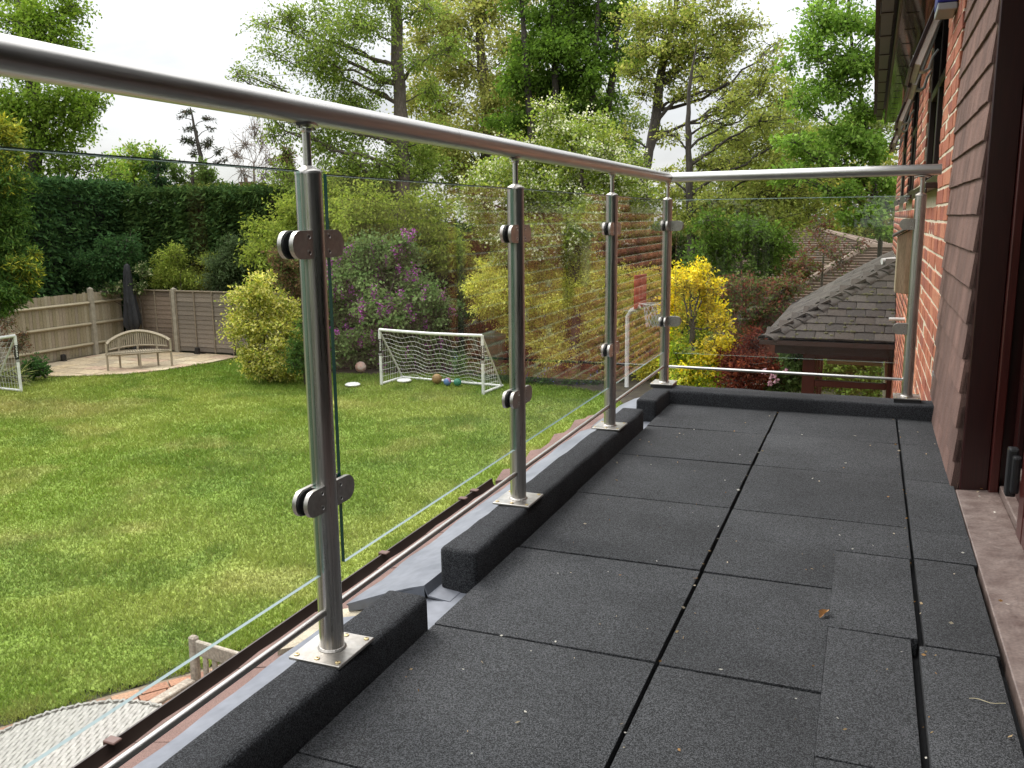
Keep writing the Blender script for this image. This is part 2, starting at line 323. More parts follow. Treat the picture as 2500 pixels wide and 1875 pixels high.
# lawn sheet: grid clipped to the outline
gx, gy = np.meshgrid(np.arange(-19, -1.2, .16), np.arange(.6, 19.2, .16)); sh = gx.shape
fx, fy = gx.ravel(), gy.ravel(); ins = inpoly(fx, fy, LAWN).reshape(sh)
idx = np.arange(fx.size).reshape(sh); ok = ins[:-1, :-1] & ins[1:, :-1] & ins[:-1, 1:] & ins[1:, 1:]
F = np.stack([idx[:-1, :-1][ok], idx[:-1, 1:][ok], idx[1:, 1:][ok], idx[1:, :-1][ok]], 1)
used, inv = np.unique(F, return_inverse=True); F = inv.reshape(F.shape); fx, fy = fx[used], fy[used]
V = np.c_[fx, fy, GZ+.012*(fbm(fx*.8, fy*.8, 5)-.5)]
tag(arr_obj('lawn', V, F, LAWNM, None, lawncol(fx, fy), True), kind='structure')
# planting beds under the shrubs along the far edge and left corner
mb = MB(); P = [(-1.5, 12), (-3.6, 15.4), (-5.0, 17.2), (-6.67, 17.8), (-9, 18.1), (-11.4, 17.4), (-12.6, 17.4), (-14.2, 18.4), (-15.3, 18.75), (-15.3, 24), (-1.5, 24)]
mb.add([(x, y, GZ-.008) for x, y in P], [tuple(range(len(P)))])
tag(mb.build('planting_bed', SOIL), kind='structure')
mb = MB(); P = [(-19.6, 1), (-18.0, 1), (-18.4, 8), (-18.2, 13.5), (-17.6, 14.95), (-17.8, 15.3), (-19.4, 16.0)]
mb.add([(x, y, GZ-.006) for x, y in P], [tuple(range(len(P)))])
tag(mb.build('planting_bed', SOIL), kind='structure')
# grass blades
NB = 300000
d_ = 5+19*rng.random(NB*3)**1.25; a_ = np.radians(-62+64*rng.random(NB*3))
bx, by = d_*np.sin(a_), d_*np.cos(a_); k = inpoly(bx, by, LAWN); bx, by = bx[k][:NB], by[k][:NB]; n = len(bx)
tuft = fbm(bx*2.6, by*2.6, 41); dist = np.hypot(bx, by)
h = (.022+.05*np.clip(tuft-.35, 0, 1)+.014*rng.random(n))*(1+.02*dist); wd = .0026+.00042*dist
an = rng.random(n)*6.283; lean = h*(.3+.9*rng.random(n)); la = rng.random(n)*6.283
c0 = np.c_[bx, by, np.full(n, GZ-.004)]; sd_ = np.c_[np.cos(an), np.sin(an), np.zeros(n)]*wd[:, None]
tip = c0+np.c_[np.cos(la)*lean, np.sin(la)*lean, h]
V = np.stack([c0-sd_, c0+sd_, tip], 1).reshape(-1, 3)
gc = lawncol(bx, by)*(.72+.66*rng.random(n))[:, None]; gc = gc+(np.array([.26, .24, .08])-gc)*((rng.random(n) < .08)*.6)[:, None]
tag(arr_obj('grass', V, np.arange(3*n).reshape(-1, 3), GRASSM, None, np.repeat(gc, 3, 0)), 'short mown grass blades covering the whole lawn', 'grass', kind='stuff')

# ================================================================== SETTING: roof terrace floor
terr = empty('terrace_floor', (0, 1.5, -.045)); terr['kind'] = 'structure'
mb = MB(); mb.box(-.93, .42, -1.6, 4.0, -.24, -.042)
mb.build('felt_base', FELTBASE, terr)
def rtile(x0, x1, y0, y1, dz=0):
    w_, d2 = x1-x0, y1-y0; b = MB(); t1, t2 = random.uniform(-.0012, .0012), random.uniform(-.0012, .0012); j = lambda: random.uniform(-.0012, .0012)
    b.hexa([(x+(j() if 1 else 0), y+j(), (-.036 if z == 0 else dz+t1*(1 if x > x0 else -1)+t2*(1 if y > y0 else -1))) for x in (x0, x1) for y in (y0, y1) for z in (0, 1)])
    return b.build('rubber_tile', RUBBER, terr, bevel=.0022, seg=2, smooth=True)
JA = [4.0, 3.455, 2.99, 2.508, 2.016, 1.537, 1.055, .57, .085, -.4, -.9, -1.4]
JB = [4.0, 3.462, 2.996, 2.505, 2.012, 1.533, 1.05, .565, .08, -.405, -.9, -1.4]
JC = [4.0, 3.47, 2.985, 2.49, 2.28, 1.79, 1.30, .81, .32, -.17, -.66, -1.4]
g = .0032
for a, b in zip(JA, JA[1:]): rtile(-.795+random.uniform(-.006, .004), -.3318, b+g, a-g)
for i, (a, b) in enumerate(zip(JB, JB[1:])):
    if b >= 2.4: rtile(-.3238, .1375, b+g, a-g)
    elif i == 3:                                  # notched by the short tiles laid beside it
        rtile(-.3238, .1375, 2.2665, a-g); rtile(-.3238, -.0351, b+g, 2.266)
    else: rtile(-.3238, -.0351, b+g, a-g)
JB2 = [2.266, 1.808, 1.335, .86, .39, -.08, -.55, -1.4]
for i, (a, b) in enumerate(zip(JB2, JB2[1:])): rtile(-.0350, .133 if i == 0 else .122-.003*i, b+g, a-g, .0004)
for i, (a, b) in enumerate(zip(JC, JC[1:])): rtile(.146 if i < 5 else .134, .283 if i < 4 else (.276 if i == 4 else .268), b+g, a-g, -.001)
# felt-covered kerbs and end parapet
def kerb(x0, x1, y0, y1, z1, label):
    b = MB(); nx = 2; ny = max(2, int((y1-y0)/.06)) if (y1-y0) > (x1-x0) else 2; nxx = 2 if ny > 2 else max(2, int((x1-x0)/.06))
    b.box(x0, x1, y0, y1, -.041, z1); o = b.build('felt_kerb', FELT, None, True, .013, 3)
    me = o.data; bm = bmesh.new(); bm.from_mesh(me)
    lg = [e for e in bm.edges if abs((e.verts[0].co-e.verts[1].co).length) > .2]
    bmesh.ops.subdivide_edges(bm, edges=lg, cuts=24, use_grid_fill=True)
    for v in bm.verts:
        p = v.co; v.co += Vector((vnoise([p.y*7+p.x*3], [p.z*9+x0*5], 3)[0]-.5, vnoise([p.x*7], [p.z*9+p.y*3], 4)[0]-.5, vnoise([p.x*6+p.y*5], [p.y*9+3], 6)[0]-.5))*.009
    bm.to_mesh(me); bm.free(); me.polygons.foreach_set('use_smooth', [True]*len(me.polygons))
    return tag(o, label, 'kerb', 'felt kerbs round the roof terrace')
kerb(-.892, -.798, -1.5, 1.516, .075, 'long charcoal felt-covered kerb under the nearest post, in the foreground')
kerb(-.892, -.80, 1.758, 3.412, .075, 'charcoal felt-covered kerb in the middle carrying the second and third posts')
kerb(-.888, -.80, 3.632, 3.896, .068, 'short stub of felt kerb in front of the corner post')
kerb(-.89, .287, 3.90, 4.045, .062, 'charcoal felt upstand running across the far end of the terrace')
# lead flashing, roof tiles at the eaves, gutter
def leadsheet(y0, y1, prof, label, nearfold=0):
    b = MB(); ys = np.linspace(y0, y1, max(3, int((y1-y0)/.05))); n = len(prof); v = []
    for i, y in enumerate(ys):
        for k, (x, z) in enumerate(prof):
            amp = .006 if 0 < k else .001
            v.append((x+(.014*(vnoise([y*7], [k*2.1], 8)[0]-.5) if k == n-1 else 0), y, z+amp*(vnoise([y*9], [k*3.3], 2)[0]-.5)))
    m_ = len(ys); f = [(i*n+k, i*n+k+1, (i+1)*n+k+1, (i+1)*n+k) for i in range(m_-1) for k in range(n-1)]
    top = len(v); v += [(x, y, z-.004) for x, y, z in v]
    f += [tuple(top+q for q in reversed(a)) for a in f]
    for k in range(n-1): f += [(k+1, k, top+k, top+k+1), ((m_-1)*n+k, (m_-1)*n+k+1, top+(m_-1)*n+k+1, top+(m_-1)*n+k)]
    for i in range(m_-1): f += [(i*n, (i+1)*n, top+(i+1)*n, top+i*n), ((i+1)*n+n-1, i*n+n-1, top+i*n+n-1, top+(i+1)*n+n-1)]
    b.add(v, f); return tag(b.build('lead_flashing', LEAD, None, True), label, 'flashing', 'lead flashing along the terrace edge')
leadsheet(-1.5, 1.66, [(-.80, -.036), (-.905, -.036), (-.99, -.06), (-1.128, -.096)], 'grey lead sheet along the outside of the nearest kerb')
leadsheet(1.70, 3.55, [(-.84, -.026), (-.896, -.022), (-.905, .002), (-.94, -.006), (-1.0, -.03), (-1.115, -.075)], 'grey lead sheet with a folded end beside the middle kerb')
leadsheet(1.44, 1.86, [(-.77, -.028), (-.85, -.029), (-.90, -.032), (-1.0, -.052)], 'small patch of dull lead in the gap between the two nearest kerbs')
leadsheet(3.36, 3.70, [(-.77, -.028), (-.85, -.029), (-.93, -.032), (-1.0, -.05)], 'small lead patch in the gap before the corner kerb stub')
leadsheet(3.58, 4.05, [(-.885, .012), (-.93, .004), (-1.0, -.02), (-1.07, -.055)], 'piece of lead dressed round the corner post kerb')
# folded end of the second sheet
b = MB(); b.hexa([(-.905, 1.703, -.034), (-.905, 1.70, .0), (-.905, 1.708, -.034), (-.905, 1.708, .0), (-1.112, 1.703, -.095), (-1.112, 1.70, -.074), (-1.112, 1.708, -.095), (-1.112, 1.708, -.074)])
b.build('lead_upturn', LEAD, bpy.data.objects['lead_flashing.001'])
b = MB()
P = [(-.94, 1.60), (-1.17, 1.50), (-1.19, 1.70), (-1.10, 1.74), (-.96, 1.72)]
b.prism(P, lambda p, t: (p[0], p[1], -.062+(p[0]+.94)*.20+t), -.02, 0.0)
tag(b.build('mortar_bedding', MORTARC), 'patch of cracked sandy mortar showing between the lead sheets', 'mortar')
eav = empty('eaves_roof_tiles', (-1.15, 1.2, -.13), 'strip of pinkish brown roof tiles between lead sheet and gutter', 'roof tiles')
rp = []
for i in range(9): # rolled profile across one tile
    t_ = i/8; rp.append((t_*.298, max(0, math.sin(t_*2*math.pi))**2*(1 if t_ < .5 else .55)))
def eave_tile(amp):
    b = MB(); n = len(rp)
    va = [(-.97, y, -.062+z*amp) for y, z in rp]+[(-1.240, y, -.126+z*amp) for y, z in rp]; vb = [(x, y, z-.014) for x, y, z in va]
    b.add(va+vb, [(i, i+1, n+i+1, n+i) for i in range(n-1)]+[(2*n+i+1, 2*n+i, 3*n+i, 3*n+i+1) for i in range(n-1)]+[(n+i, n+i+1, 3*n+i+1, 3*n+i) for i in range(n-1)]+[(0, n, 3*n, 2*n), (n-1, 2*n+n-1, 3*n+n-1, 2*n-1)])
    return b.mesh('roof_tile', PINKTILE, True)
me_flat, me_roll = eave_tile(.004), eave_tile(.024)
for i in range(19):
    inst('roof_tile', me_flat if i < 15 else me_roll, T(.0 if i < 15 else -.015, -1.55+i*.30, -.014 if i < 15 else -.012, rx=random.uniform(-.008, .008)), eav)
gut = empty('gutter', (-1.29, 1, -.2), 'dark brown plastic gutter running below the terrace edge', 'gutter')
b = MB(); prof = []
for i in range(9):
    a = math.pi*i/8; prof.append((-1.247-.056*math.cos(a), -.152-.056*math.sin(a)))
inner = [(-1.247+(x+1.247)*.92, -.152+(z+.152)*.92) for x, z in prof]
pl = prof+inner[::-1]; m_ = len(prof)
v = [(x, y, z) for y in (-1.5, 3.02) for x, z in pl]; k = len(pl)
b.add(v, [(i, (i+1) % k, k+(i+1) % k, k+i) for i in range(k)]+[(i, i+1, k-2-i, k-1-i) for i in range(m_-1)]+[(k+i, k+k-1-i, k+k-2-i, k+i+1) for i in range(m_-1)])
b.build('gutter_channel', GUTTER, gut, True)
b = MB(); b.box(-1.292, -1.205, -1.48, 3.0, -.196, -.183); b.build('gutter_silt', GUTTERDARK, gut)
for y in (.955, 1.14, 2.18, 2.74, 2.84):
    b = MB(); b.box(-1.312, -1.282, y, y+.022, -.153, -.147); b.box(-1.312, -1.307, y, y+.022, -.18, -.150); b.build('gutter_clip', mat('clip_brown', (.11, .055, .042), .5) if y == .955 else bpy.data.materials['clip_brown'], gut, bevel=.002)

# ================================================================== BALUSTRADE
bal = empty('balustrade', (-.849, 1.242, .075), 'stainless steel and glass balustrade round the roof terrace', 'balustrade')
PX, PR, ZB, ZT, ZR, ZH = -.849, .0215, .081, .903, .154, 1.0
POSTS = [(PX, -.58), (PX, .331), (PX, 1.242), (PX, 2.153), (PX, 3.072), (PX, 3.998), (.178, 3.998)]
def post_mesh():
    b = MB(); b.lathe([(PR, 0), (PR, ZT-ZB)], (0, 0, 0), 32); return b.mesh('post', STEEL_V, True)
def cap_mesh():
    b = MB(); b.lathe([(PR+.0006, -.002), (PR+.0006, .002), (PR-.002, .0055), (.010, .0105), (.008, .012)], (0, 0, ZT-ZB), 32); return b.mesh('cap', STEEL_P, True)
def stem_mesh():
    b = MB(); b.lathe([(.0068, ZT-ZB+.008), (.0068, ZH-.034-ZB), (.010, ZH-.031-ZB), (.010, ZH-.027-ZB)], (0, 0, 0), 18)
    v = []; 
    for yy in np.linspace(-.03, .03, 9):
        hw = .0125*math.sqrt(max(0.05, 1-(yy/.0305)**2))
        for xx in (-hw, -hw/2, 0, hw/2, hw):
            z = ZH-ZB-math.sqrt(PR**2-xx**2)-.0002; v.append((xx, yy, z))
    f = [(i*5+j, i*5+j+1, (i+1)*5+j+1, (i+1)*5+j) for i in range(8) for j in range(4)]; nn = len(v)
    v += [(x, y, z-.0035) for x, y, z in v]; f += [tuple(nn+q for q in a[::-1]) for a in f]
    for j in range(4): f += [(j+1, j, nn+j, nn+j+1), (40+j, 41+j, nn+41+j, nn+40+j)]
    for i in range(8): f += [(i*5, i*5+5, nn+i*5+5, nn+i*5), (i*5+9, i*5+4, nn+i*5+4, nn+i*5+9)]
    b.add(v, f)
    for yy in (-.02, .02): b.lathe([(.0035, -.004), (.0035, 0)], (0, yy, ZH-ZB-PR-.003), 8)
    return b.mesh('handrail_stem', STEEL, True)
def plate_mesh():
    b = MB(); b.box(-.052, .052, -.058, .058, -.006, 0); b.lathe([(PR+.005, 0), (PR+.0015, .004), (PR, .005)], (0, 0, 0), 24); return b.mesh('base_plate', STEEL_P, False, .0012, 1)
def screw_mesh():
    b = MB(); b.lathe([(.0052, 0), (.0048, .0016), (.002, .0022), (.0018, .0010)], (0, 0, 0), 10); return b.mesh('screw', BRASS, True)
def clamp_mesh():
    """glass clamp along +Y from the post axis, plates either side of the glass in X"""
    b = MB(); P = [(.017, -.0225)]
    for i in range(9):
        a = -math.pi/2+math.pi*i/8; P.append((.0515+.0225*math.cos(a)*.95, .0225*math.sin(a)))
    P.append((.017, .0225))
    b.prism(P, lambda p, t: (t, p[0], p[1]), .0075, .0150, 0); b.prism(P, lambda p, t: (t, p[0], p[1]), -.0150, -.0075, 0)
    Q = [(y if y < .03 else y-.002, z*.93) for y, z in P]
    b.prism(Q, lambda p, t: (t, p[0], p[1]), .0051, .0074, 1); b.prism(Q, lambda p, t: (t, p[0], p[1]), -.0074, -.0051, 1)
    b.box(-.0072, .0072, .0165, .030, -.021, .021, 0)
    for z in (-.0125, .0125):
        for s in (1, -1):
            b.lathe([(.0048, 0), (.0048, .0004), (.0036, .0004), (.0034, -.0001)], (0, 0, 0), 12, 2)
            n0 = len(b.v)-48
            for k in range(n0, len(b.v)):
                x, y, zz = b.v[k]; b.v[k] = (s*(.01515+zz), .0285+x, z+y)
            b.lathe([(.0021, 0), (.0019, .00012)], (0, 0, 0), 6, 1); n0 = len(b.v)-12
            for k in range(n0, len(b.v)):
                x, y, zz = b.v[k]; b.v[k] = (s*(.01545+zz), .0285+x, z+y)
    return b.mesh('glass_clamp', [STEEL_P, GASKET, STEEL], True, 0)
pm, cm, sm, plm, scm, clm = post_mesh(), cap_mesh(), stem_mesh(), plate_mesh(), screw_mesh(), clamp_mesh()
ZC = (.790, .363)
for i, (x, y) in enumerate(POSTS):
    zb = ZB if i < 5 else ZB-.004
    p = inst('post', pm, T(x, y, ZB, rz=i*1.3), bal)
    inst('cap', cm, T(x, y, ZB), p); inst('handrail_stem', sm, T(x, y, ZB, rz=0 if i < 6 else math.pi/2), p)
    pl_ = inst('base_plate', plm, T(x, y, ZB), p)
    for (sx_, sy_) in [(-.042, -.047), (0, -.047), (.042, -.047), (-.042, .047), (.042, .047), (0, .047), ]:
        if abs(sx_)+abs(sy_) > .03: inst('screw', scm, T(x+sx_, y+sy_, ZB, rz=random.random()*3), p)
    if i >= 5:
        b = MB(); b.box(x-.050, x+.050, y-.055, y+.055, ZB-.020, ZB-.0062); b.build('packer', BLACKM, p, bevel=.001)
    for z in ZC:
        if i < 5: inst('glass_clamp', clm, T(x, y, z), p)
        if 0 < i < 6: inst('glass_clamp', clm, T(x, y, z, rz=math.pi), p)
        if i == 5: inst('glass_clamp', clm, T(x, y, z, rz=-math.pi/2), p)
        if i == 6: inst('glass_clamp', clm, T(x, y, z, rz=math.pi/2), p)
# handrail: two lengths along the side with a joint, one across the end, mitred at the corner
def rail(name, pts, r_, cut0=None, cut1=None, m=STEEL_R, n=40):
    b = MB(); b.tube(pts, r_, n); o = b.build(name, m, bal, True); return o
rail('handrail', [(PX, -1.45, ZH), (PX, 1.7815, ZH)], PR)
b = MB(); b.tube([(PX, 1.778, ZH), (PX, 1.786, ZH)], PR-.0012, 32); b.build('rail_joint', GASKET, bal, True)
def mitre(b, r_, n, corner, a, c, end, mi=0):
    pass
b = MB(); n = 40; v = []; f = []
ths = np.arange(n)*2*math.pi/n
for t in ths: v.append((PX+PR*math.cos(t), 1.7825, ZH+PR*math.sin(t)))
for t in ths: v.append((PX+PR*math.cos(t), 3.998-PR*math.cos(t), ZH+PR*math.sin(t)))
b.add(v, [(j, (j+1) % n, n+(j+1) % n, n+j) for j in range(n)]+[tuple(range(n))[::-1], tuple(range(n, 2*n))]); b.build('handrail', STEEL_R, bal, True)
b = MB(); v = [(PX+PR*math.cos(t)+.0007, 3.998-PR*math.cos(t)+.0004, ZH+PR*math.sin(t)) for t in ths]+[(.246, 3.998-PR*math.cos(t), ZH+PR*math.sin(t)+.004) for t in ths]
b.add(v, [(j, (j+1) % n, n+(j+1) % n, n+j) for j in range(n)]+[tuple(range(n))[::-1], tuple(range(n, 2*n))]); b.build('handrail', STEEL, bal, True)
# lower rails between the posts
for i in range(5):
    x, y = POSTS[i]; rail('lower_rail', [(x, y+PR-.004, ZR), (x, POSTS[i+1][1]-PR+.004, ZR)], .0062, n=16)
rail('lower_rail', [(PX, -1.45, ZR), (PX, POSTS[0][1]-PR+.004, ZR)], .0062, n=16)
rail('lower_rail', [(PX+PR-.004, 3.998, ZR), (.178-PR+.004, 3.998, ZR-.004)], .0062, n=16, m=STEEL)
# glass panels
def glass(x0, x1, y0, y1, z0, z1, alongy):
    b = MB(); t = .0034
    if alongy:
        b.add([(x0-t, y0, z0), (x0-t, y1, z0), (x0-t, y1, z1), (x0-t, y0, z1), (x0+t, y0, z0), (x0+t, y1, z0), (x0+t, y1, z1), (x0+t, y0, z1)], [(0, 1, 2, 3), (4, 7, 6, 5)], 0)
    else:
        b.add([(x0, y0-t, z0), (x1, y0-t, z0), (x1, y0-t, z1), (x0, y0-t, z1), (x0, y0+t, z0), (x1, y0+t, z0), (x1, y0+t, z1), (x0, y0+t, z1)], [(0, 1, 2, 3), (4, 7, 6, 5)], 0)
    a0, a1 = (y0, y1) if alongy else (x0, x1)
    for zz in ((z1-.0030, z1+.0002),):
        for sg in (-1, 1):
            o_ = sg*(t+.0003); o2 = sg*(t-.0024); p = [(x0+o_, a0, zz[0]), (x0+o_, a1, zz[0]), (x0+o2, a1, zz[1]), (x0+o2, a0, zz[1])] if alongy else [(a0, y0+o_, zz[0]), (a1, y0+o_, zz[0]), (a1, y0+o2, zz[1]), (a0, y0+o2, zz[1])]
            b.add(p, [(0, 1, 2, 3)], 4 if zz[0] > .5 else 2)
    b.f += [(0, 3, 7, 4), (1, 5, 6, 2)]; b.mi += [1, 3]; b.f += [(0, 4, 5, 1), (3, 2, 6, 7)]; b.mi += [2, 4]
    return b.build('glass_panel', [GLASS, GEDGE, GEDGE2, GEDGE3, GEDGE4], bal)
for i in range(5):
    y0, y1 = POSTS[i][1]+.048, POSTS[i+1][1]-.028; dz = (0, .003, 0, .001, 0)[i]
    glass(PX, PX, y0, y1, .223+dz, .904+dz, True)
glass(PX+.042, .178-.042, 3.998, 3.998, .218, .904, False)

# ================================================================== HOUSE
HX = .287
house = empty('house', (HX+2, 4.1, GZ), 'red brick house with brown windows and tile-hung wall on the right', 'house')
WIN = [(4.93, 6.42), (7.80, 9.20), (10.10, 11.60)]; WZ0, WZ1 = .985, 1.99; YEND = 13.6
# mortar core with window openings (panels between the openings)
b = MB(); mx_ = HX+.0022
def core(y0, y1, z0, z1): b.box(mx_, HX+.11, y0, y1, z0, z1)
core(4.106, YEND, GZ, WZ0-.001); ys = [4.106]+[q for a in WIN for q in a]+[YEND]
for i in range(0, len(ys), 2): core(ys[i], ys[i+1], WZ0, 2.12)
for a, c in WIN: core(a+.0005, c-.0005, WZ1, 2.119)
bw = b.build('brick_wall', MORTAR, house)
BC = [(.33, .105, .056), (.29, .088, .046), (.37, .13, .068), (.25, .072, .042), (.34, .11, .056), (.22, .065, .042), (.40, .155, .085), (.31, .095, .05)]
bmesh_v = []
for c in BC:
    q = MB(); j = lambda: random.uniform(-.0022, .0022)
    q.hexa([(x+j(), y+j(), z+j()) for x in (0, .102) for y in (0, .215) for z in (0, .065)]); me = q.mesh('brick', BRICK, False, .003); setcol(me, c); bmesh_v.append(me)
half = []
for c in BC[:4]:
    q = MB(); q.box(0, .102, 0, .1025, 0, .065); me = q.mesh('brick', BRICK, False, .003); setcol(me, c); half.append(me)
cand = []
for k in range(int((2.10-(-1.3))/.075)):
    z = -1.3+k*.075; y = 4.10; first = True
    while y < YEND-.05:
        ln = .1025 if (first and k % 2) else .215; first = False
        y1 = y+ln
        segs = [(y, min(y1, YEND))]
        if z+.065 > WZ0-.07 and z < WZ1+.0:
            for a, c in WIN:
                ns = []
                for s0, s1 in segs:
                    if s1 <= a or s0 >= c: ns.append((s0, s1))
                    else:
                        if s0 < a: ns.append((s0, a))
                        if s1 > c: ns.append((c, s1))
                segs = ns
        for s0, s1 in segs:
            if s1-s0 > .03: cand.append((s0, s1, z))
        y = y1+.010
def scr(c): 
    d = np.array([HX, (c[0]+c[1])/2, c[2]])-CAM; dp = d@FW; pyx = 937.5-FPX*(d@UP)/dp; vis = -40 < pyx < 1020
    return (0 if vis else 1, dp)
cand.sort(key=scr); NBI = 300
for s0, s1, z in cand[:NBI]:
    L_ = s1-s0; me = random.choice(bmesh_v) if L_ > .12 else random.choice(half); base = .215 if L_ > .12 else .1025
    inst('brick', me, T(HX+random.uniform(-.0018, .0018), s0, z) @ Matrix.Diagonal((1, L_/base, 1, 1)), bw)
V = []; F = []; CC = []
for s0, s1, z in cand[NBI:]:
    n = len(V); x = HX+random.uniform(-.0015, .0015); c = np.array(random.choice(BC))*random.uniform(.85, 1.15)
    V += [(a, y_, q) for a in (x, x+.1) for y_ in (s0, s1) for q in (z, z+.065)]; CC += [c]*8
    F += [(n+0, n+1, n+3, n+2), (n+4, n+6, n+7, n+5), (n+0, n+4, n+5, n+1), (n+2, n+3, n+7, n+6), (n+0, n+2, n+6, n+4), (n+1, n+5, n+7, n+3)]
o = arr_obj('brickwork', V, F, BRICK, bw, np.array(CC)); o['kind'] = 'stuff'
# rest of the house body: back walls, interior, upper band and roof
b = MB(); b.box(HX+.60, HX+.64, -1.6, YEND, -.3, 2.1); b.build('interior_wall', mat('dim_interior', (.16, .14, .12), .9), house)
b = MB(); b.box(HX+.64, 8.5, -1.6, YEND, GZ, 2.1); b.box(HX+.12, HX+.63, 13.3, YEND-.002, GZ, 2.1); b.box(HX+.115, HX+.63, 2.97, 4.10, -.3, 2.1); b.box(-.955, HX+.6, -1.6, 4.0, GZ, -.245); b.build('house_body', mat('plain_brick_body', (.30, .10, .055), .9, 0, (.24, .08, .045), 6), house)
b = MB(); b.hexa([(-.06, -1.6, 2.19), (-.06, -1.6, 2.23), (-.06, YEND+.1, 2.19), (-.06, YEND+.1, 2.23), (4.4, -1.6, 4.76), (4.4, -1.6, 4.80), (4.4, YEND+.1, 4.76), (4.4, YEND+.1, 4.80)])
b.hexa([(4.401, -1.6, 4.76), (4.401, -1.6, 4.80), (4.401, YEND+.1, 4.76), (4.401, YEND+.1, 4.80), (8.9, -1.6, 2.19), (8.9, -1.6, 2.23), (8.9, YEND+.1, 2.19), (8.9, YEND+.1, 2.23)])
rf = b.build('roof', FARTILE, house)
# eaves: soffit, fascia, gutter with unions
b = MB(); b.box(.095, HX+.3, -1.6, YEND, 2.075, 2.087); b.build('soffit', SOFFIT, house)
for y in np.arange(4.2, YEND, .55): b = MB(); b.box(.13, .20, y, y+.012, 2.0725, 2.0745); b.build('soffit_vent', GASKET, house)
b = MB(); b.box(.078, .0945, -1.6, YEND+.02, 2.062, 2.20); b.build('fascia_board', FASCIA, house, bevel=.002)
b = MB(); b.box(-.022, .050, -1.6, YEND+.03, 2.115, 2.12); b.box(-.022, -.017, -1.6, YEND+.03, 2.12, 2.175); b.box(.045, .05, -1.6, YEND+.03, 2.12, 2.175)
hg = b.build('house_gutter', mat('olive_brown_gutter', (.032, .024, .012), .3, 0, (.02, .015, .009), 3), house)
for y in np.arange(4.9, YEND, .82):
    q = MB(); q.box(-.027, .055, y, y+.06, 2.109, 2.1145); q.box(-.0275, -.0225, y, y+.06, 2.11, 2.178); q.build('gutter_union', GUTTER, hg, bevel=.001)
# windows
for wi, (a, c) in enumerate(WIN):
    wn = MB(); x0, x1 = HX+.012, HX+.075; fw_ = .055
    wn.box(x0, x1, a+.001, a+fw_, WZ0, WZ1); wn.box(x0, x1, c-fw_, c-.001, WZ0, WZ1); wn.box(x0+.001, x1-.001, a+fw_, c-fw_, WZ0, WZ0+fw_); wn.box(x0+.001, x1-.001, a+fw_, c-fw_, WZ1-fw_, WZ1)
    mid = (a+c)/2; wn.box(x0+.002, x1-.002, mid-.03, mid+.03, WZ0+fw_, WZ1-fw_); wn.box(x0+.003, x1-.003, a+fw_, mid-.03, 1.52, 1.57); wn.box(x0+.003, x1-.003, mid+.03, c-fw_, 1.52, 1.57)
    wo = wn.build('window', BROWNFR, house, bevel=.004)
    for (p0, p1) in ((a+fw_, mid-.03), (mid+.03, c-fw_)):
        q = MB(); q.box(x0+.03, x0+.036, p0, p1, WZ0+fw_, 1.52); q.build('pane', PANE, wo)
    q = MB(); q.box(HX-.055, HX+.05, a-.05, c+.05, WZ0-.030, WZ0-.002); q.box(HX-.055, HX-.045, a-.05, c+.05, WZ0-.055, WZ0-.0305); q.build('sill', BROWNFR, wo, bevel=.003)
    # open top-hung casements
    for (p0, p1) in ((a+fw_-.012, mid-.02), (mid+.02, c-fw_+.012)):
        ang = R(19 if p0 < mid-.1 else 17); Ln = .43; hz = WZ1-.05; hx = HX+.006
        dx_, dz_ = -math.sin(ang), -math.cos(ang); nx_, nz_ = -math.cos(ang), math.sin(ang)
        def P3(s, t, y): return (hx+dx_*s+nx_*t, y, hz+dz_*s+nz_*t)
        def bar(m_, s0, s1, y0, y1, t0, t1): m_.hexa([P3(s, t, y) for t in (t0, t1) for y in (y0, y1) for s in (s0, s1)])
        q = MB(); fwc = .05
        for (s0, s1, y0, y1) in ((0, Ln, p0, p0+fwc), (0, Ln, p1-fwc, p1), (0, fwc, p0+fwc, p1-fwc), (Ln-fwc, Ln, p0+fwc, p1-fwc)): bar(q, s0, s1, y0, y1, .012, .03)
        cs = q.build('open_casement', BROWNFR, wo, bevel=.002)
    # pale inner profile, handle and glass of the casements, as sub-parts of the window
        q = MB()
        for (s0, s1, y0, y1) in ((.005, Ln-.02, p0+.006, p0+fwc), (.005, Ln-.02, p1-fwc, p1-.006), (Ln-.045, Ln-.02, p0+fwc, p1-fwc)): bar(q, s0, s1, y0, y1, -.020, .0115)
        q.build('casement_inner_frame', INFRAME, wo, bevel=.003)
        q = MB(); bar(q, fwc, Ln-fwc, p0+fwc, p1-fwc, .016, .022); q.build('casement_pane', PANE, wo)
        ym = p0+(p1-p0)*.35; q = MB(); q.tube([P3(Ln-.03, -.02, ym), P3(Ln-.03, -.045, ym), P3(Ln-.05, -.06, ym), P3(Ln-.11, -.055, ym), P3(Ln-.15, -.065, ym)], [.012, .010, .008, .007, .005], 8); q.build('casement_handle', WHITE, wo, True)
        q = MB(); q.beam(P3(Ln-.05, .03, p0+.03), (HX-.085-.03, p0+.03, hz+dz_*Ln+.06), .012, .02); q.build('casement_stay', INFRAME, wo)
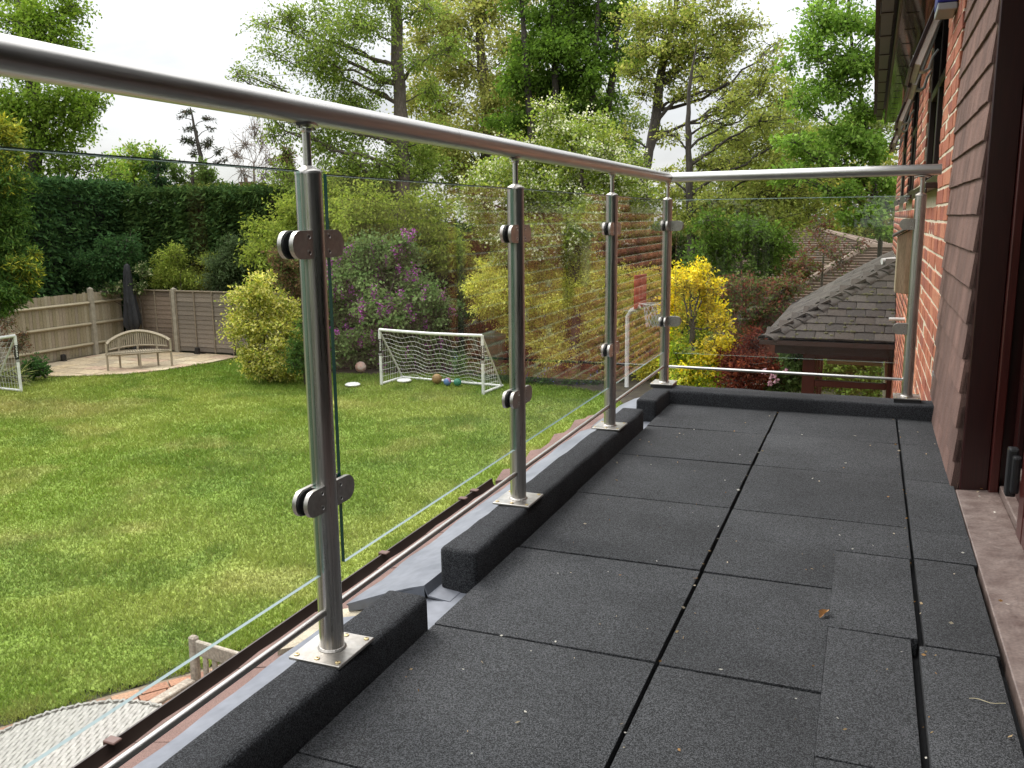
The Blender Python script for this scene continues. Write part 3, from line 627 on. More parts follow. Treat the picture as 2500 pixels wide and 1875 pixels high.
# tile-hung wall beside the door
thw = MB(); thw.hexa([(x+.0125*z, y, z) for x in (.304, .34) for y in (2.958, 4.095) for z in (-.041, 2.1)]); th = thw.build('tile_hung_wall', GASKET, house)
def hang_mesh(wid):
    q = MB(); n = 14; Lh = .175; v = []
    def rid(i): return .0026*abs(math.sin(math.pi*(i/(n-1))*6*wid/.163))
    for zz, xo in ((0, 0), (Lh, 0)):
        for i in range(n): v.append((-.021-rid(i), wid*i/(n-1), zz+(rid(i)*1.6 if zz == 0 else 0)))
    for zz in (0, Lh):
        for i in range(n): v.append((0, wid*i/(n-1), zz))
    f = [(i, i+1, n+i+1, n+i) for i in range(n-1)]+[(2*n+i+1, 2*n+i, 3*n+i, 3*n+i+1) for i in range(n-1)]+[(i+1, i, 2*n+i, 2*n+i+1) for i in range(n-1)]+[(n+i, n+i+1, 3*n+i+1, 3*n+i) for i in range(n-1)]+[(0, n, 3*n, 2*n), (n-1, 3*n-1, 4*n-1, 2*n-1)]
    q.add(v, f); return q.mesh('hung_tile', HANGTILE, False)
hm = {1: hang_mesh(.1627), .5: hang_mesh(.0812)}
for k in range(20):
    z = -.03+k*.1065; xw = .3035+.0125*z; y = 2.96; row = []
    row = ([.5] if k % 2 else [])+[1]*7; 
    if not k % 2: row = row
    for s in row:
        wd_ = .163 if s == 1 else .0815
        if y+wd_ > 4.098:
            break
        inst('hung_tile', hm[s], T(xw-.010+random.uniform(-.0006, .0006), y, z+random.uniform(-.0012, .0012), ry=R(5.0)), th); y += wd_
    rem = 4.092-y
    if rem > .02: inst('hung_tile', hm[1], T(xw-.010, y, z, ry=R(5.0)) @ Matrix.Diagonal((1, rem/.163, 1, 1)), th)
# lead apron at the foot of the brick corner
q = MB(); q.hexa([(HX-.008+.002*x, y, z) for x in (0, 3) for y in (3.99, 4.16) for z in (.055, .17)]); q.build('lead_apron', LEAD, house, bevel=.002)
# patio door: jamb, sill, fixed panel, sliding panel
door = MB(); door.box(.297, .373, 2.930, 2.957, -.03, 2.12); door.box(.373, .50, 2.936, 2.957, -.03, 2.12); dj = door.build('door_jamb', MAHOG, house, bevel=.003)
q = MB(); q.box(.3735, .399, 2.905, 2.9355, .002, 2.10); q.build('door_stop', MAHOGR, dj, bevel=.003)
q = MB(); q.hexa([(.286, -1.5, -.04), (.286, -1.5, -.002), (.286, 2.929, -.04), (.286, 2.929, -.002), (.40, -1.5, -.04), (.40, -1.5, .007), (.40, 2.929, -.04), (.40, 2.929, .007)]); ds = q.build('door_sill', SILL, house, bevel=.003, seg=2)
q = MB(); q.box(.4005, .52, -1.5, 2.904, -.04, .030); q.build('threshold', SILL, ds, bevel=.003)
q = MB(); q.box(.286, .60, -1.5, 2.957, 2.121, 2.20); q.build('door_head', MAHOG, house)
def leaf_(name, x0, x1, y0, y1, z0, z1, fr, m_, hd=None):
    q = MB(); q.box(x0, x1, y1-fr, y1, z0, z1); q.box(x0, x1, y0, y0+fr, z0, z1); q.box(x0+.001, x1-.001, y0+fr, y1-fr, z0, z0+fr); q.box(x0+.001, x1-.001, y0+fr, y1-fr, z1-fr, z1)
    o = q.build(name, m_, house, bevel=.005, seg=2); q = MB(); xm = (x0+x1)/2; q.box(xm-.003, xm+.003, y0+fr, y1-fr, z0+fr, z1-fr); q.build('pane', PANE, o)
    q = MB(); q.box(x0+.003, x1-.003, y0+fr, y1-fr, z0+fr, z0+fr+.012); q.build('glazing_bead', SILL, o); return o
leaf_('fixed_door_panel', .425, .462, 1.0, 2.90, .0305, 2.1, .062, MAHOG)
sp_ = leaf_('sliding_door_panel', .380, .418, -.6, 2.43, .035, 2.1, .075, MAHOGR)
q = MB(); q.box(.352, .376, 2.452, 2.487, .125, .25); q.box(.360, .379, 2.43, 2.46, .14, .235); q.build('handle', BLACKP, sp_, bevel=.006, seg=2)
# bird box, alarm box, overflow pipe on the brick wall
bb = empty('bat_box', (.22, 6.0, .35), 'weathered wooden nest box with sloping lid fixed to the brick wall', 'nest box')
q = MB(); q.hexa([(x, y, z) for x, zt in ((.155, .70), (HX-.022, .765)) for y in (5.95, 6.15) for z in (.345+(.0 if x > .2 else .012), zt)]); q.build('box_body', OLDWOOD, bb, bevel=.003)
q = MB(); q.hexa([(x, y, z) for x, zt in ((.125, .69), (HX-.02, .772)) for y in (5.93, 6.17) for z in (zt+.002, zt+.018)]); q.build('lid', BARKD, bb, bevel=.003)
q = MB(); q.box(HX-.021, HX-.003, 5.99, 6.11, .27, .83); q.build('backboard', OLDWOOD, bb, bevel=.002)
ab = empty('alarm_box', (.24, 4.46, 1.7), 'blue alarm box with grey base high on the brick wall', 'alarm box')
q = MB(); q.box(.205, HX-.003, 4.40, 4.62, 1.715, 1.95); q.build('cover', BLUE, ab, bevel=.008, seg=2)
q = MB(); q.box(.207, HX-.003, 4.402, 4.618, 1.685, 1.7145); q.build('base', GREYB, ab, bevel=.006, seg=2)
q = MB(); q.tube([(HX+.02, 7.6, .02), (.17, 7.6, .018)], .013, 12); tag(q.build('overflow_pipe', WHITE, None, True), 'short white overflow pipe sticking out of the brick wall', 'pipe')

# ================================================================== PORCH with hip roof (attached lower, further back)
por = empty('garden_room', (-.3, 10.5, GZ), 'small garden room with mossy hipped roof and mahogany windows', 'garden room')
EY, EZ, EX, RUN, RISE = 9.6, -.44, -.972, 1.255, .745
SL = math.hypot(RUN, RISE); PA = math.atan2(RISE, RUN); NC = 11; GA = SL/NC; YB = 14.5
b = MB(); b.add([(EX, EY, EZ-.03), (HX-.002, EY, EZ-.03), (HX-.002, EY+RUN, EZ+RISE-.03), (HX-.002, YB, EZ+RISE-.03), (EX, YB, EZ-.03)], [(0, 1, 2), (0, 2, 3, 4)]); pr = b.build('porch_roof', BARKD, por)
TC = [(.050, .040, .032), (.040, .031, .025), (.062, .051, .042), (.034, .027, .022), (.048, .036, .027)]
tmv = []
for c in TC:
    q = MB(); j = lambda: random.uniform(-.003, .003)
    q.hexa([(x+j(), y+j(), z+(.004*j()/.003 if 1 else 0)) for x in (0, .188) for y in (0, GA+.06) for z in (0, .024)]); me = q.mesh('roof_tile', OLDTILE, False, .003); setcol(me, c); tmv.append(me)
for k in range(NC):     # front slope
    s = k*GA; xl = EX+s*math.cos(PA)+.03; x = HX-.004; y, z = EY+s*math.cos(PA), EZ+s*math.sin(PA); off = .094 if k % 2 else 0
    first = True
    while x > xl+.02:
        wd_ = .19 if not (first and off) else .094; first = False; x0 = max(x-wd_, xl-.03); sc_ = (x-x0-.003)/.188
        M_ = Matrix.Translation((x0, y-.02, z+.006)) @ Matrix.Rotation(PA-.085+random.uniform(-.01, .01), 4, 'X') @ Matrix.Diagonal((sc_, 1, 1, 1)); inst('roof_tile', random.choice(tmv), M_, pr); x = x0
for k in range(NC):     # left slope
    s = k*GA; xx = EX+s*math.cos(PA); z = EZ+s*math.sin(PA); y = EY+s*math.cos(PA)+.03
    while y < 13.6:
        y1 = y+(.19 if not (k % 2 and y < EY+s*math.cos(PA)+.04) else .094)
        M_ = Matrix.Translation((xx-.02, y1, z+.006)) @ Matrix.Rotation(-math.pi/2, 4, 'Z') @ Matrix.Rotation(PA-.055+random.uniform(-.008, .008), 4, 'X') @ Matrix.Diagonal(((y1-y-.003)/.188, 1, 1, 1)); inst('roof_tile', random.choice(tmv), M_, pr); y = y1
# bonnet hip tiles
hv = []
for c in TC[:3]:
    q = MB(); v = []; n = 9; 
    for i, (l_, rr) in enumerate(((0, .118), (.06, .113), (.22, .098))):
        for j in range(n):
            a = math.pi*(j/(n-1)); v.append((rr*math.cos(a)*1.15, l_, rr*math.sin(a)*.42-.042+(.005 if i == 0 else 0)))
    f = [(i*n+j, i*n+j+1, (i+1)*n+j+1, (i+1)*n+j) for i in range(2) for j in range(n-1)]; m_ = len(v); v += [(x, y, z-.014) for x, y, z in v]; f += [tuple(m_+q_ for q_ in a[::-1]) for a in f]
    f += [(j+1, j, m_+j, m_+j+1) for j in range(n-1)]
    q.add(v, f); me = q.mesh('hip_tile', OLDTILE, True); setcol(me, tuple(.95*w_ for w_ in c)); hv.append(me)
hl = math.sqrt(2*RUN**2+RISE**2); ha = math.atan2(RISE, RUN*math.sqrt(2))
for k in range(14):
    t_ = k/14; M_ = Matrix.Translation((EX+RUN*t_, EY+RUN*t_, EZ+RISE*t_+.028)) @ Matrix.Rotation(R(-45), 4, 'Z') @ Matrix.Rotation(ha-.07+random.uniform(-.02, .02), 4, 'X'); inst('hip_tile', random.choice(hv), M_, pr)
q = MB()
for _ in range(260):
    s = random.random()**1.3*SL*.62; xa = EX+s*math.cos(PA)+.1; x = random.uniform(xa, min(xa+.9, HX-.02)); y, z = EY+s*math.cos(PA), EZ+s*math.sin(PA)+.022; k_ = round(s/GA)*GA if random.random() < .75 else s; y, z = EY+k_*math.cos(PA)-.012, EZ+k_*math.sin(PA)+.020
    r_ = random.uniform(.008, .026); q.lathe([(r_, 0), (r_*.9, r_*.4), (r_*.4, r_*.7)], (x, y, z), 6)
o = q.build('moss', MOSS, pr, True); o['kind'] = 'stuff'
q = MB(); q.box(EX-.05, HX-.003, EY-.06, EY-.055, EZ-.05, EZ-.005); q.box(EX-.05, HX-.003, EY-.055, EY+.01, EZ-.055, EZ-.05); q.box(EX-.055, EX-.05, EY-.06, 13.6, EZ-.05, EZ-.005)
pg = q.build('porch_gutter', mat('porch_gutter_brown', (.045, .026, .022), .35), por)
for x in (-.88, -.62, -.1, .12): q = MB(); q.box(x, x+.022, EY-.064, EY-.0602, EZ-.054, EZ-.004); q.build('gutter_bracket', GUTTER, pg)
q = MB(); q.box(EX+.10, HX-.003, EY+.03, EY+.05, EZ-.15, EZ-.035); q.box(EX+.10, EX+.12, EY+.0505, 13.6, EZ-.15, EZ-.035); q.build('porch_fascia', BROWNFR, por)
q = MB(); q.box(EX+.121, HX-.003, EY+.051, EY+.26, EZ-.145, EZ-.135); q.build('porch_soffit', BROWNFR, por)
WY = 9.85
q = MB()
for (x0, x1, z0, z1) in ((-.60, -.47, GZ, EZ-.146), (.24, HX-.004, GZ, EZ-.146), (-.469, .239, -.66, EZ-.147), (-.469, .239, -.965, -.90), (-.469, .239, -1.75, -1.68)): q.box(x0, x1, WY, WY+.07, z0, z1)
pf = q.build('window_wall', MAHOGR, por, bevel=.004)
q = MB(); q.box(-.469, .239, WY+.03, WY+.036, -.90, -.66); q.build('pane', GLASS, pf); q = MB(); q.box(-.469, .239, WY+.03, WY+.036, -1.68, -.965); q.build('pane', GLASS, pf)
q = MB(); q.tube([(-.36, WY+.16, -.70), (.2, WY+.16, -.71)], .028, 10); q.box(-.36, .2, WY+.15, WY+.155, -.74, -.71); q.build('roller_blind', mat('tan_blind', (.28, .22, .13), .8), pf)
q = MB(); q.box(-.469, .239, WY+.001, WY+.069, GZ, -1.751); q.box(-.598, -.53, WY+.0705, 13.5, GZ, -1.75); q.build('dwarf_wall', PAVER if False else MORTARC, por)
q = MB()
for y in np.arange(10.8, 13.6, .9): q.box(-.598, -.54, y, y+.07, -1.75, EZ-.146)
q.build('side_frame', MAHOGR, por)
q = MB(); q.tube([(HX-.02, 10.95, .33), (.13, 10.9, .315)], .035, 10); tag(q.build('white_pipe_hood', WHITE, None, True), 'white hood where the mossy hip meets the brick wall', 'vent hood')

# ================================================================== GARDEN: fences, patio
def g_(x, y, z=0): return (x, y, GZ+z)
FX, FY = -19.38, 19.05
cf = empty('closeboard_fence', (FX, 15, GZ), 'pale weathered closeboard fence with horizontal rails on the left', 'fence')
bmv = []
for i in range(7):
    q = MB(); j = random.uniform(-.004, .004); hgt = 1.70+random.uniform(-.015, .015)
    q.hexa([(x, y, z) for x in (0, .014) for y in (0, .104+j) for z in (.04, hgt)]); me = q.mesh('board', WOODW, False); s_ = random.uniform(.78, 1.18); setcol(me, (.285*s_, .24*s_*random.uniform(.96, 1.03), .165*s_*random.uniform(.9, 1.05))); bmv.append(me)
y = 9.0
while y < FY-.06:
    inst('board', random.choice(bmv), T(FX-.03+random.uniform(0, .006), y, GZ, rz=R(4)+random.uniform(-.015, .015)), cf); y += .1
for y0, y1 in ((9.0, 15.05), (15.15, 17.86), (17.98, FY-.05)):
    for z in (.32, .86, 1.42):
        q = MB(); q.prism([(0, -.045), (.055, -.005), (.055, .012), (0, .045)], lambda p, t: (FX+p[0], t, GZ+z+p[1]), y0, y1); o = q.build('arris_rail', WOODW, cf); setcol(o.data, (.34, .285, .19))
q = MB(); q.box(FX-.045, FX-.02, 9, FY-.05, GZ-.02, GZ+.10); o = q.build('gravel_board', WOODW, cf); setcol(o.data, (.2, .165, .11))
def cpost(x, y, h, lab):
    q = MB(); q.hexa([(x+a*.055, y+c*.055, GZ+z) for a in (-1, 1) for c in (-1, 1) for z in (0, h)]); q.add([(x-.055, y-.055, GZ+h), (x+.055, y-.055, GZ+h), (x+.055, y+.055, GZ+h), (x-.055, y+.055, GZ+h), (x, y, GZ+h+.05)], [(0, 1, 4), (1, 2, 4), (2, 3, 4), (3, 0, 4)])
    return tag(q.build('concrete_post', CONC, None), lab, 'fence post', 'concrete fence posts')
cpost(FX+.03, 17.92, 1.80, 'tall pale concrete post standing in the closeboard fence left of the parasol')
cpost(FX+.03, 15.10, 1.80, 'concrete post in the left fence, nearest the goal at the edge')
cpost(-17.55, FY, 1.74, 'concrete post between the two brown lap fence panels behind the bench')
def lap(x0, x1, lab):
    e = empty('lap_fence_panel', ((x0+x1)/2, FY, GZ), lab, 'fence panel', 'lap fence panels at the back of the patio'); n = 13; hh = 1.60/n
    for k in range(n):
        q = MB(); z = .06+k*hh; m_ = 12; v = []
        top = []; 
        for i in range(m_+1):
            x = x0+(x1-x0)*i/m_; wv = .012*(vnoise([x*3], [k*5.7], 9)[0]-.5)
            v += [(x, FY-.022, GZ+z+wv), (x, FY-.006, GZ+z+hh+.03), (x, FY-.012, GZ+z+wv), (x, FY+.004, GZ+z+hh+.03)]
        f = []
        for i in range(m_):
            a = i*4; f += [(a, a+4, a+5, a+1), (a+2, a+3, a+7, a+6), (a, a+2, a+6, a+4), (a+1, a+5, a+7, a+3)]
        q.add(v, f); o = q.build('board', WOODL, e); s_ = random.uniform(.75, 1.2); setcol(o.data, (.165*s_, .122*s_, .09*s_) if x0 < -17.6 else (.20*s_, .165*s_, .13*s_))
    for i, x in enumerate(np.linspace(x0+.03, x1-.03, 4)):
        q = MB(); q.box(x-.018, x+.018, FY-.050, FY-.023, GZ+.03, GZ+1.68); o = q.build('batten', WOODL, e); setcol(o.data, (.22, .175, .125))
    q = MB(); q.box(x0, x1, FY-.055, FY+.03, GZ+1.681, GZ+1.71); o = q.build('capping', WOODL, e); setcol(o.data, (.26, .21, .15)); 
lap(FX+.06, -17.61, 'dark brown lap fence panel in the corner behind the parasol')
lap(-17.49, -15.60, 'grey brown lap fence panel behind the right half of the bench')
lap(-15.55, -13.7, 'lap fence panel half hidden by the variegated yellow shrub')
# patio of sandstone slabs with a curved lawn edge
pat = empty('patio', (-17.3, 17, GZ)); pat['kind'] = 'structure'
PE = [(-15.36, 18.98), (-15.42, 17.62), (-15.69, 16.5), (-16.2, 15.72), (-16.96, 15.24), (-17.7, 14.95), (-18.1, 15.2), (-19.3, 15.7), (-19.3, 18.98)]
q = MB(); q.add([(x, y, GZ+.004) for x, y in PE], [tuple(range(len(PE)))]); q.build('joint_bed', JOINT, pat)
def clip(poly, a, b_):
    out_ = []
    for i in range(len(poly)):
        p, r_ = poly[i], poly[(i+1) % len(poly)]; s = lambda t: (b_[0]-a[0])*(t[1]-a[1])-(b_[1]-a[1])*(t[0]-a[0])
        sp, sr = s(p), s(r_)
        if sp >= 0: out_.append(p)
        if sp*sr < 0: t = sp/(sp-sr); out_.append((p[0]+(r_[0]-p[0])*t, p[1]+(r_[1]-p[1])*t))
    return out_
CV = PE[:]  # convex enough: clip each slab by the curved edge pieces
SC = [(.46, .36, .235), (.40, .31, .20), (.50, .41, .28), (.42, .30, .21), (.36, .29, .20), (.48, .37, .23)]
yy = 15.0; rw = 0
while yy < 19:
    xx = -19.3-random.random()*.4; hh = random.choice((.42, .56, .42))
    while xx < -15.3:
        wd_ = random.choice((.42, .56, .84, .56)); P = [(xx+.008, yy+.008), (xx+wd_-.008, yy+.008), (xx+wd_-.008, yy+hh-.008), (xx+.008, yy+hh-.008)]
        for a, c in zip(PE[:6], PE[1:6]): P = clip(P, c, a) if len(P) > 2 else P
        P = clip(P, (-17.7, 14.95), (-19.3, 15.55))[::1] if False else P
        if len(P) > 2:
            P = clip(P, (-19.3, 18.98), (-19.3, 15)) if False else [(max(x, -19.28), min(y, 18.97)) for x, y in P]
            ar = abs(sum(P[i][0]*P[(i+1) % len(P)][1]-P[(i+1) % len(P)][0]*P[i][1] for i in range(len(P))))/2
            cx, cy = np.mean(P, 0)
            if ar > .02 and inpoly(np.array([cx]), np.array([cy]), PE)[0]:
                s = MB(); s.prism(P, lambda p, t: (p[0], p[1], GZ+t), .0, .022+random.uniform(-.003, .003)); o = s.build('slab', SLAB, pat); c = random.choice(SC); setcol(o.data, c)
        xx += wd_
    yy += hh
# bench with curved arched back
bn = empty('banana_bench', (-16.6, 16.5, GZ), 'curved teak garden bench with arched slatted back on the patio', 'bench')
A = np.array([-16.86, 15.93]); Bp = np.array([-15.90, 17.02]); dirb = (Bp-A)/np.linalg.norm(Bp-A); bk = np.array([-dirb[1], dirb[0]]); WB = np.linalg.norm(Bp-A)
if bk[0] > 0: bk = -bk
def bp_(u, v_, z):   # u along, v back, z up
    p = A+dirb*u*WB+bk*v_; return (p[0], p[1], GZ+z)
def backline(u): return .10+.42*math.sin(math.pi*u)**.9       # plan curve of the back
for u in (0.0, .5, 1.0):
    q = MB(); vv = 0.06 if u != .5 else .0; tz = .66 if u != .5 else .42
    q.tube([bp_(u, vv, 0), bp_(u, vv, tz)], .036, 4); q.build('leg', TEAK, bn)
for u in (.2, .5, .8):
    q = MB(); q.tube([bp_(u, backline(u)-.02, 0), bp_(u, backline(u), .42), bp_(u, backline(u)+.03, .62+.26*math.sin(math.pi*u))], .033, 4); q.build('leg', TEAK, bn)
us = np.linspace(0, 1, 25)
q = MB(); q.tube([bp_(u, backline(u)+.02-(.06 if u in (0, 1) else 0), .66+.22*math.sin(math.pi*u)**.8) for u in us], .042, 4); q.build('top_rail', TEAK, bn)
q = MB(); q.tube([bp_(u, backline(u)+.01, .50+.03*math.sin(math.pi*u)) for u in us[1:-1]], .026, 4); q.build('back_rail', TEAK, bn)
for u in np.linspace(.06, .94, 27):
    q = MB(); q.beam(bp_(u, backline(u)+.01, .51), bp_(u, backline(u)+.02, .655+.21*math.sin(math.pi*u)**.8), .032, .014, up=(bk[0], bk[1], 0)); q.build('back_slat', TEAK, bn)
q = MB(); q.tube([bp_(u, -.02*math.sin(math.pi*u)+.04, .40) for u in us], .035, 4); q.build('seat_rail', TEAK, bn)
for u in np.linspace(.04, .96, 25):
    q = MB(); q.beam(bp_(u, .0, .435), bp_(u, max(backline(u)-.01, .08), .425), .036, .018); q.build('seat_slat', TEAK, bn)
# closed parasol in the fence corner
ps = empty('closed_parasol', (-18.55, 18.5, GZ), 'closed black parasol standing in the fence corner behind the bench', 'parasol')
cx, cy = -18.62, 18.55
q = MB(); q.tube([(cx+.02, cy, GZ+.02), (cx, cy, GZ+2.4)], .02, 10); q.build('pole', BLACKM, ps, True)
q = MB(); v = []; n = 24; levels = [(2.44, .012), (2.40, .06), (2.2, .085), (1.9, .11), (1.4, .15), (1.0, .19), (.82, .205), (.72, .16), (.60, .10), (.52, .085)]
for zi, r_ in levels:
    for k in range(n):
        a = k*2*math.pi/n; rr = r_*(1+.22*math.sin(a*6+zi*1.5)+.10*math.sin(a*3+zi*4)); v.append((cx+rr*math.cos(a)+.02*(2.4-zi)*.3, cy+rr*math.sin(a), GZ+zi))
q.add(v, [(i*n+j, i*n+(j+1) % n, (i+1)*n+(j+1) % n, (i+1)*n+j) for i in range(len(levels)-1) for j in range(n)]+[tuple(range(n))]); q.build('canopy', BLACKF, ps, True)
q = MB(); q.lathe([(.26, 0), (.26, .04), (.05, .09), (.03, .3), (.022, .3)], (cx+.02, cy, GZ+.02), 20); q.build('base', BLACKM, ps, True)
for x, y, lab in ((-19.22, 16.75, 'small black ground spotlight at the foot of the closeboard fence'), (-16.72, 18.86, 'small black ground spotlight at the foot of the lap fence')):
    q = MB(); q.box(x-.07, x+.07, y-.05, y+.05, GZ+.02, GZ+.05); q.lathe([(.065, 0), (.075, .05), (.07, .13), (.03, .15)], (x, y, GZ+.05), 12); tag(q.build('ground_spotlight', BLACKP, None, True), lab, 'spotlight', 'ground spotlights')

# ================================================================== GOALS, balls, hoop
def text_mesh(txt, size, m_):
    c = bpy.data.curves.new('lettering', 'FONT'); c.body = txt; c.size = size; c.extrude = .0015; c.align_x = 'LEFT'; c.align_y = 'CENTER'; c.space_character = 1.12; c.offset = .004*size/.1
    o = bpy.data.objects.new('tmp', c); COL.objects.link(o); dg = bpy.context.evaluated_depsgraph_get(); me = bpy.data.meshes.new_from_object(o.evaluated_get(dg)); me.materials.clear(); me.materials.append(m_)
    bpy.data.objects.remove(o); return me
def goal(name, L0, R0, depth_dir, H, D, label, txtsides):
    L0 = np.array(L0, float); R0 = np.array(R0, float); dd = np.array(depth_dir, float)/np.linalg.norm(depth_dir)
    e = empty(name, ((L0[0]+R0[0])/2, (L0[1]+R0[1])/2, GZ), label, 'football goal', 'white football goals')
    P = lambda p, z, k=0: (p[0]+dd[0]*k, p[1]+dd[1]*k, GZ+z); r_ = .032
    mid = (L0+R0)/2
    for p in (L0, R0):
        q = MB(); q.tube([P(p, 0), P(p, H)], r_, 14); q.build('post', WHITE, e, True)
        q = MB(); q.tube([P(p, H-.05, .02), P(p, .03, D)], .020, 10); q.build('back_stay', mat('grey_white_tube', (.5, .5, .46), .4) if 'grey_white_tube' not in bpy.data.materials else bpy.data.materials['grey_white_tube'], e, True)
        q = MB(); q.tube([P(p, .032), P(p, .032, D+.03)], r_*.9, 12); q.build('base_bar', WHITE, e, True)
    q = MB(); q.tube([P(L0, H), P(L0+(R0-L0)*.25, H-.012), P(mid, H-.02), P(L0+(R0-L0)*.75, H-.012), P(R0, H)], r_, 14); q.build('crossbar', WHITE, e, True)
    q = MB(); q.tube([P(L0, .032, D), P(R0, .032, D)], r_*.9, 12); q.build('back_bar', WHITE, e, True)
    q = MB(); NU, NV = 22, 12
    def nets(u, v_):
        p = L0+(R0-L0)*u; s = math.sin(math.pi*u)*.10; k = D*v_+.0; z = (H-.03)*(1-v_)-s*math.sin(math.pi*v_)*.9+.03*math.sin(u*23+v_*5); k += .05*math.sin(math.pi*v_)*math.sin(u*9); return P(p, max(z, .02), k)
    for i in range(NU+1): q.tube([nets(i/NU, v_) for v_ in np.linspace(0, 1, 10)], .0029, 3, False)
    for j in range(1, NV): q.tube([nets(u, j/NV) for u in np.linspace(0, 1, 26)], .0029, 3, False)
    for p, s in ((L0, 0), (R0, 1)):
        for a in np.linspace(.12, .92, 8):
            q.tube([P(p, (H-.05)*(1-a)*1.0, D*a*.98), P(p, .03, D*a*.9)], .0029, 3, False)
        for a in np.linspace(.15, .85, 7):
            q.tube([P(p, H*a, .02), P(p, H*a*.98, D*(1-a)*.96)], .0029, 3, False)
    o = q.build('net', NETM, e); o['kind'] = 'stuff'
    lm = text_mesh('FORZA', .088, WHITE)
    for p in txtsides:
        p = np.array(p, float); tc_ = CAM[:2]-p; tc_ /= np.linalg.norm(tc_); ang = math.atan2(tc_[1], tc_[0])
        lb = MB(); lb.tube([P(p, H-.56), P(p, H-.20)], r_+.003, 14); lo = lb.build('label_band', BLACKP, e, True)
        M_ = Matrix.Translation(P(p, H-.215)) @ Matrix.Rotation(ang+math.pi/2, 4, 'Z') @ Matrix.Translation((0, -(r_+.006), 0)) @ Matrix.Rotation(math.pi/2, 4, 'X') @ Matrix.Rotation(-math.pi/2, 4, 'Z') @ Matrix.Diagonal((.80, .46, 1, 1))
        inst('lettering', lm, M_, lo)
        lb = MB(); lb.tube([P(p, H-.545), P(p, H-.535)], r_+.0055, 12); lb.tube([P(p, H-.522), P(p, H-.512)], r_+.0055, 12); o2 = lb.build('label_bars', WHITE, lo, True)
goal('football_goal', (-9.69, 16.53), (-7.17, 16.28), (.06, .86), 1.21, .85, 'white plastic football goal with sagging net before the lilac', [(-9.69, 16.53), (-7.17, 16.28)])
goal('football_goal', (-17.0, 10.85), (-16.63, 13.34), (-1, .05), 1.21, .85, 'white football goal cut off by the left edge of the photo', [(-16.63, 13.34)])
def ball(x, y, r_, m_, lab):
    me = bpy.data.meshes.new('ball'); bm = bmesh.new(); bmesh.ops.create_icosphere(bm, subdivisions=3, radius=r_); bm.to_mesh(me); bm.free(); me.polygons.foreach_set('use_smooth', [True]*len(me.polygons)); me.materials.append(m_)
    return tag(inst('ball', me, T(x, y, GZ+r_+.01, rx=random.random()*3, rz=random.random()*3)), lab, 'ball', 'balls by the goal')
ball(-8.58, 17.0, .11, mat('tan_ball', (.33, .20, .07), .6, 0, (.20, .12, .05), 20), 'tan ball lying against the back bar of the goal')
ball(-8.27, 16.88, .085, mat('pink_blue_ball', (.32, .14, .24), .5, 0, (.10, .18, .36), 9, detail=0, lo=.47, hi=.53), 'pink and blue ball between the tan and green balls')
ball(-8.04, 16.9, .085, mat('green_ball', (.04, .22, .13), .5, 0, (.03, .14, .09), 20), 'green ball under the goal net')
ball(-6.45, 16.7, .06, mat('lime_ball', (.45, .52, .10), .6), 'small lime tennis ball on the lawn right of the goal')
ball(-10.95, 17.75, .13, mat('pale_pink_ball', (.48, .22, .17), .6, 0, (.62, .52, .45), 10), 'pale pink ball half under the lilac left of the goal')
for x, y, lab in ((-10.2, 16.18, 'white training disc on open lawn left of the goal'), (-9.38, 16.98, 'white training disc just inside the goal')):
    q = MB(); q.lathe([(.16, 0), (.165, .02), (.13, .045), (.05, .055)], (x, y, GZ+.03), 28); tag(q.build('training_disc', WHITE, None, True), lab, 'disc', 'white training discs')
hp = empty('basketball_hoop', (-4.61, 17.99, GZ), 'basketball hoop with white pole and red backboard by the yellow shrubs', 'basketball hoop')
q = MB(); q.tube([(-4.61, 17.99, GZ), (-4.64, 18.10, -1.2), (-4.55, 18.07, -1.07), (-4.36, 18.02, -.98)], .045, 14); q.build('pole', WHITE, hp, True)
fa = np.array([.988, -.156]); si = np.array([.156, .988]); c0 = np.array([-4.40, 18.05])
q = MB(); q.hexa([(c0[0]+fa[0]*a+si[0]*s, c0[1]+fa[1]*a+si[1]*s, z) for a in (-.015, .015) for s in (-.22, .40) for z in (-1.02, -.33)]); bdo = q.build('backboard', REDBOARD, hp, bevel=.01)
q = MB()
for (s0, s1, z0, z1) in ((-.02, .20, -.83, -.81), (-.02, .20, -.58, -.56), (-.02, 0, -.81, -.58), (.18, .20, -.81, -.58)): q.hexa([(c0[0]+fa[0]*a+si[0]*s, c0[1]+fa[1]*a+si[1]*s, z) for a in (.016, .020) for s in (s0, s1) for z in (z0, z1)])
o = q.build('target_square', mat('pale_red_line', (.6, .25, .18), .5), bdo)
rc = c0+fa*.28+si*.09
q = MB(); ring = [(rc[0]+.215*math.cos(a), rc[1]+.215*math.sin(a), -.93) for a in np.linspace(0, 2*math.pi, 25)]; q.tube(ring, .012, 6); q.beam((c0[0], c0[1], -.93), (rc[0]-.2*fa[0], rc[1]-.2*fa[1], -.93), .08, .02); q.build('rim', WHITE, hp, True)
q = MB(); NN = 12
for k in range(NN):
    for s in (1, -1):
        pts = []
        for t in np.linspace(0, 1, 6):
            a = 2*math.pi*(k+s*t*2.5)/NN; rr = .21-.09*t**.7; pts.append((rc[0]+rr*math.cos(a), rc[1]+rr*math.sin(a), -.94-.45*t+.02*math.sin(k*3+t*5)))
        q.tube(pts, .006, 3, False)
o = q.build('net', NETM, hp); o['kind'] = 'stuff'
q = MB(); v = []
q.lathe([(.24, 0), (.27, .5), (.29, .95), (.30, 1.0), (.10, 1.06), (.09, 1.08)], (-7.75, 18.15, GZ-.02), 20); q.lathe([(.305, .93), (.31, .99), (.305, 1.0)], (-7.75, 18.15, GZ-.02), 20)
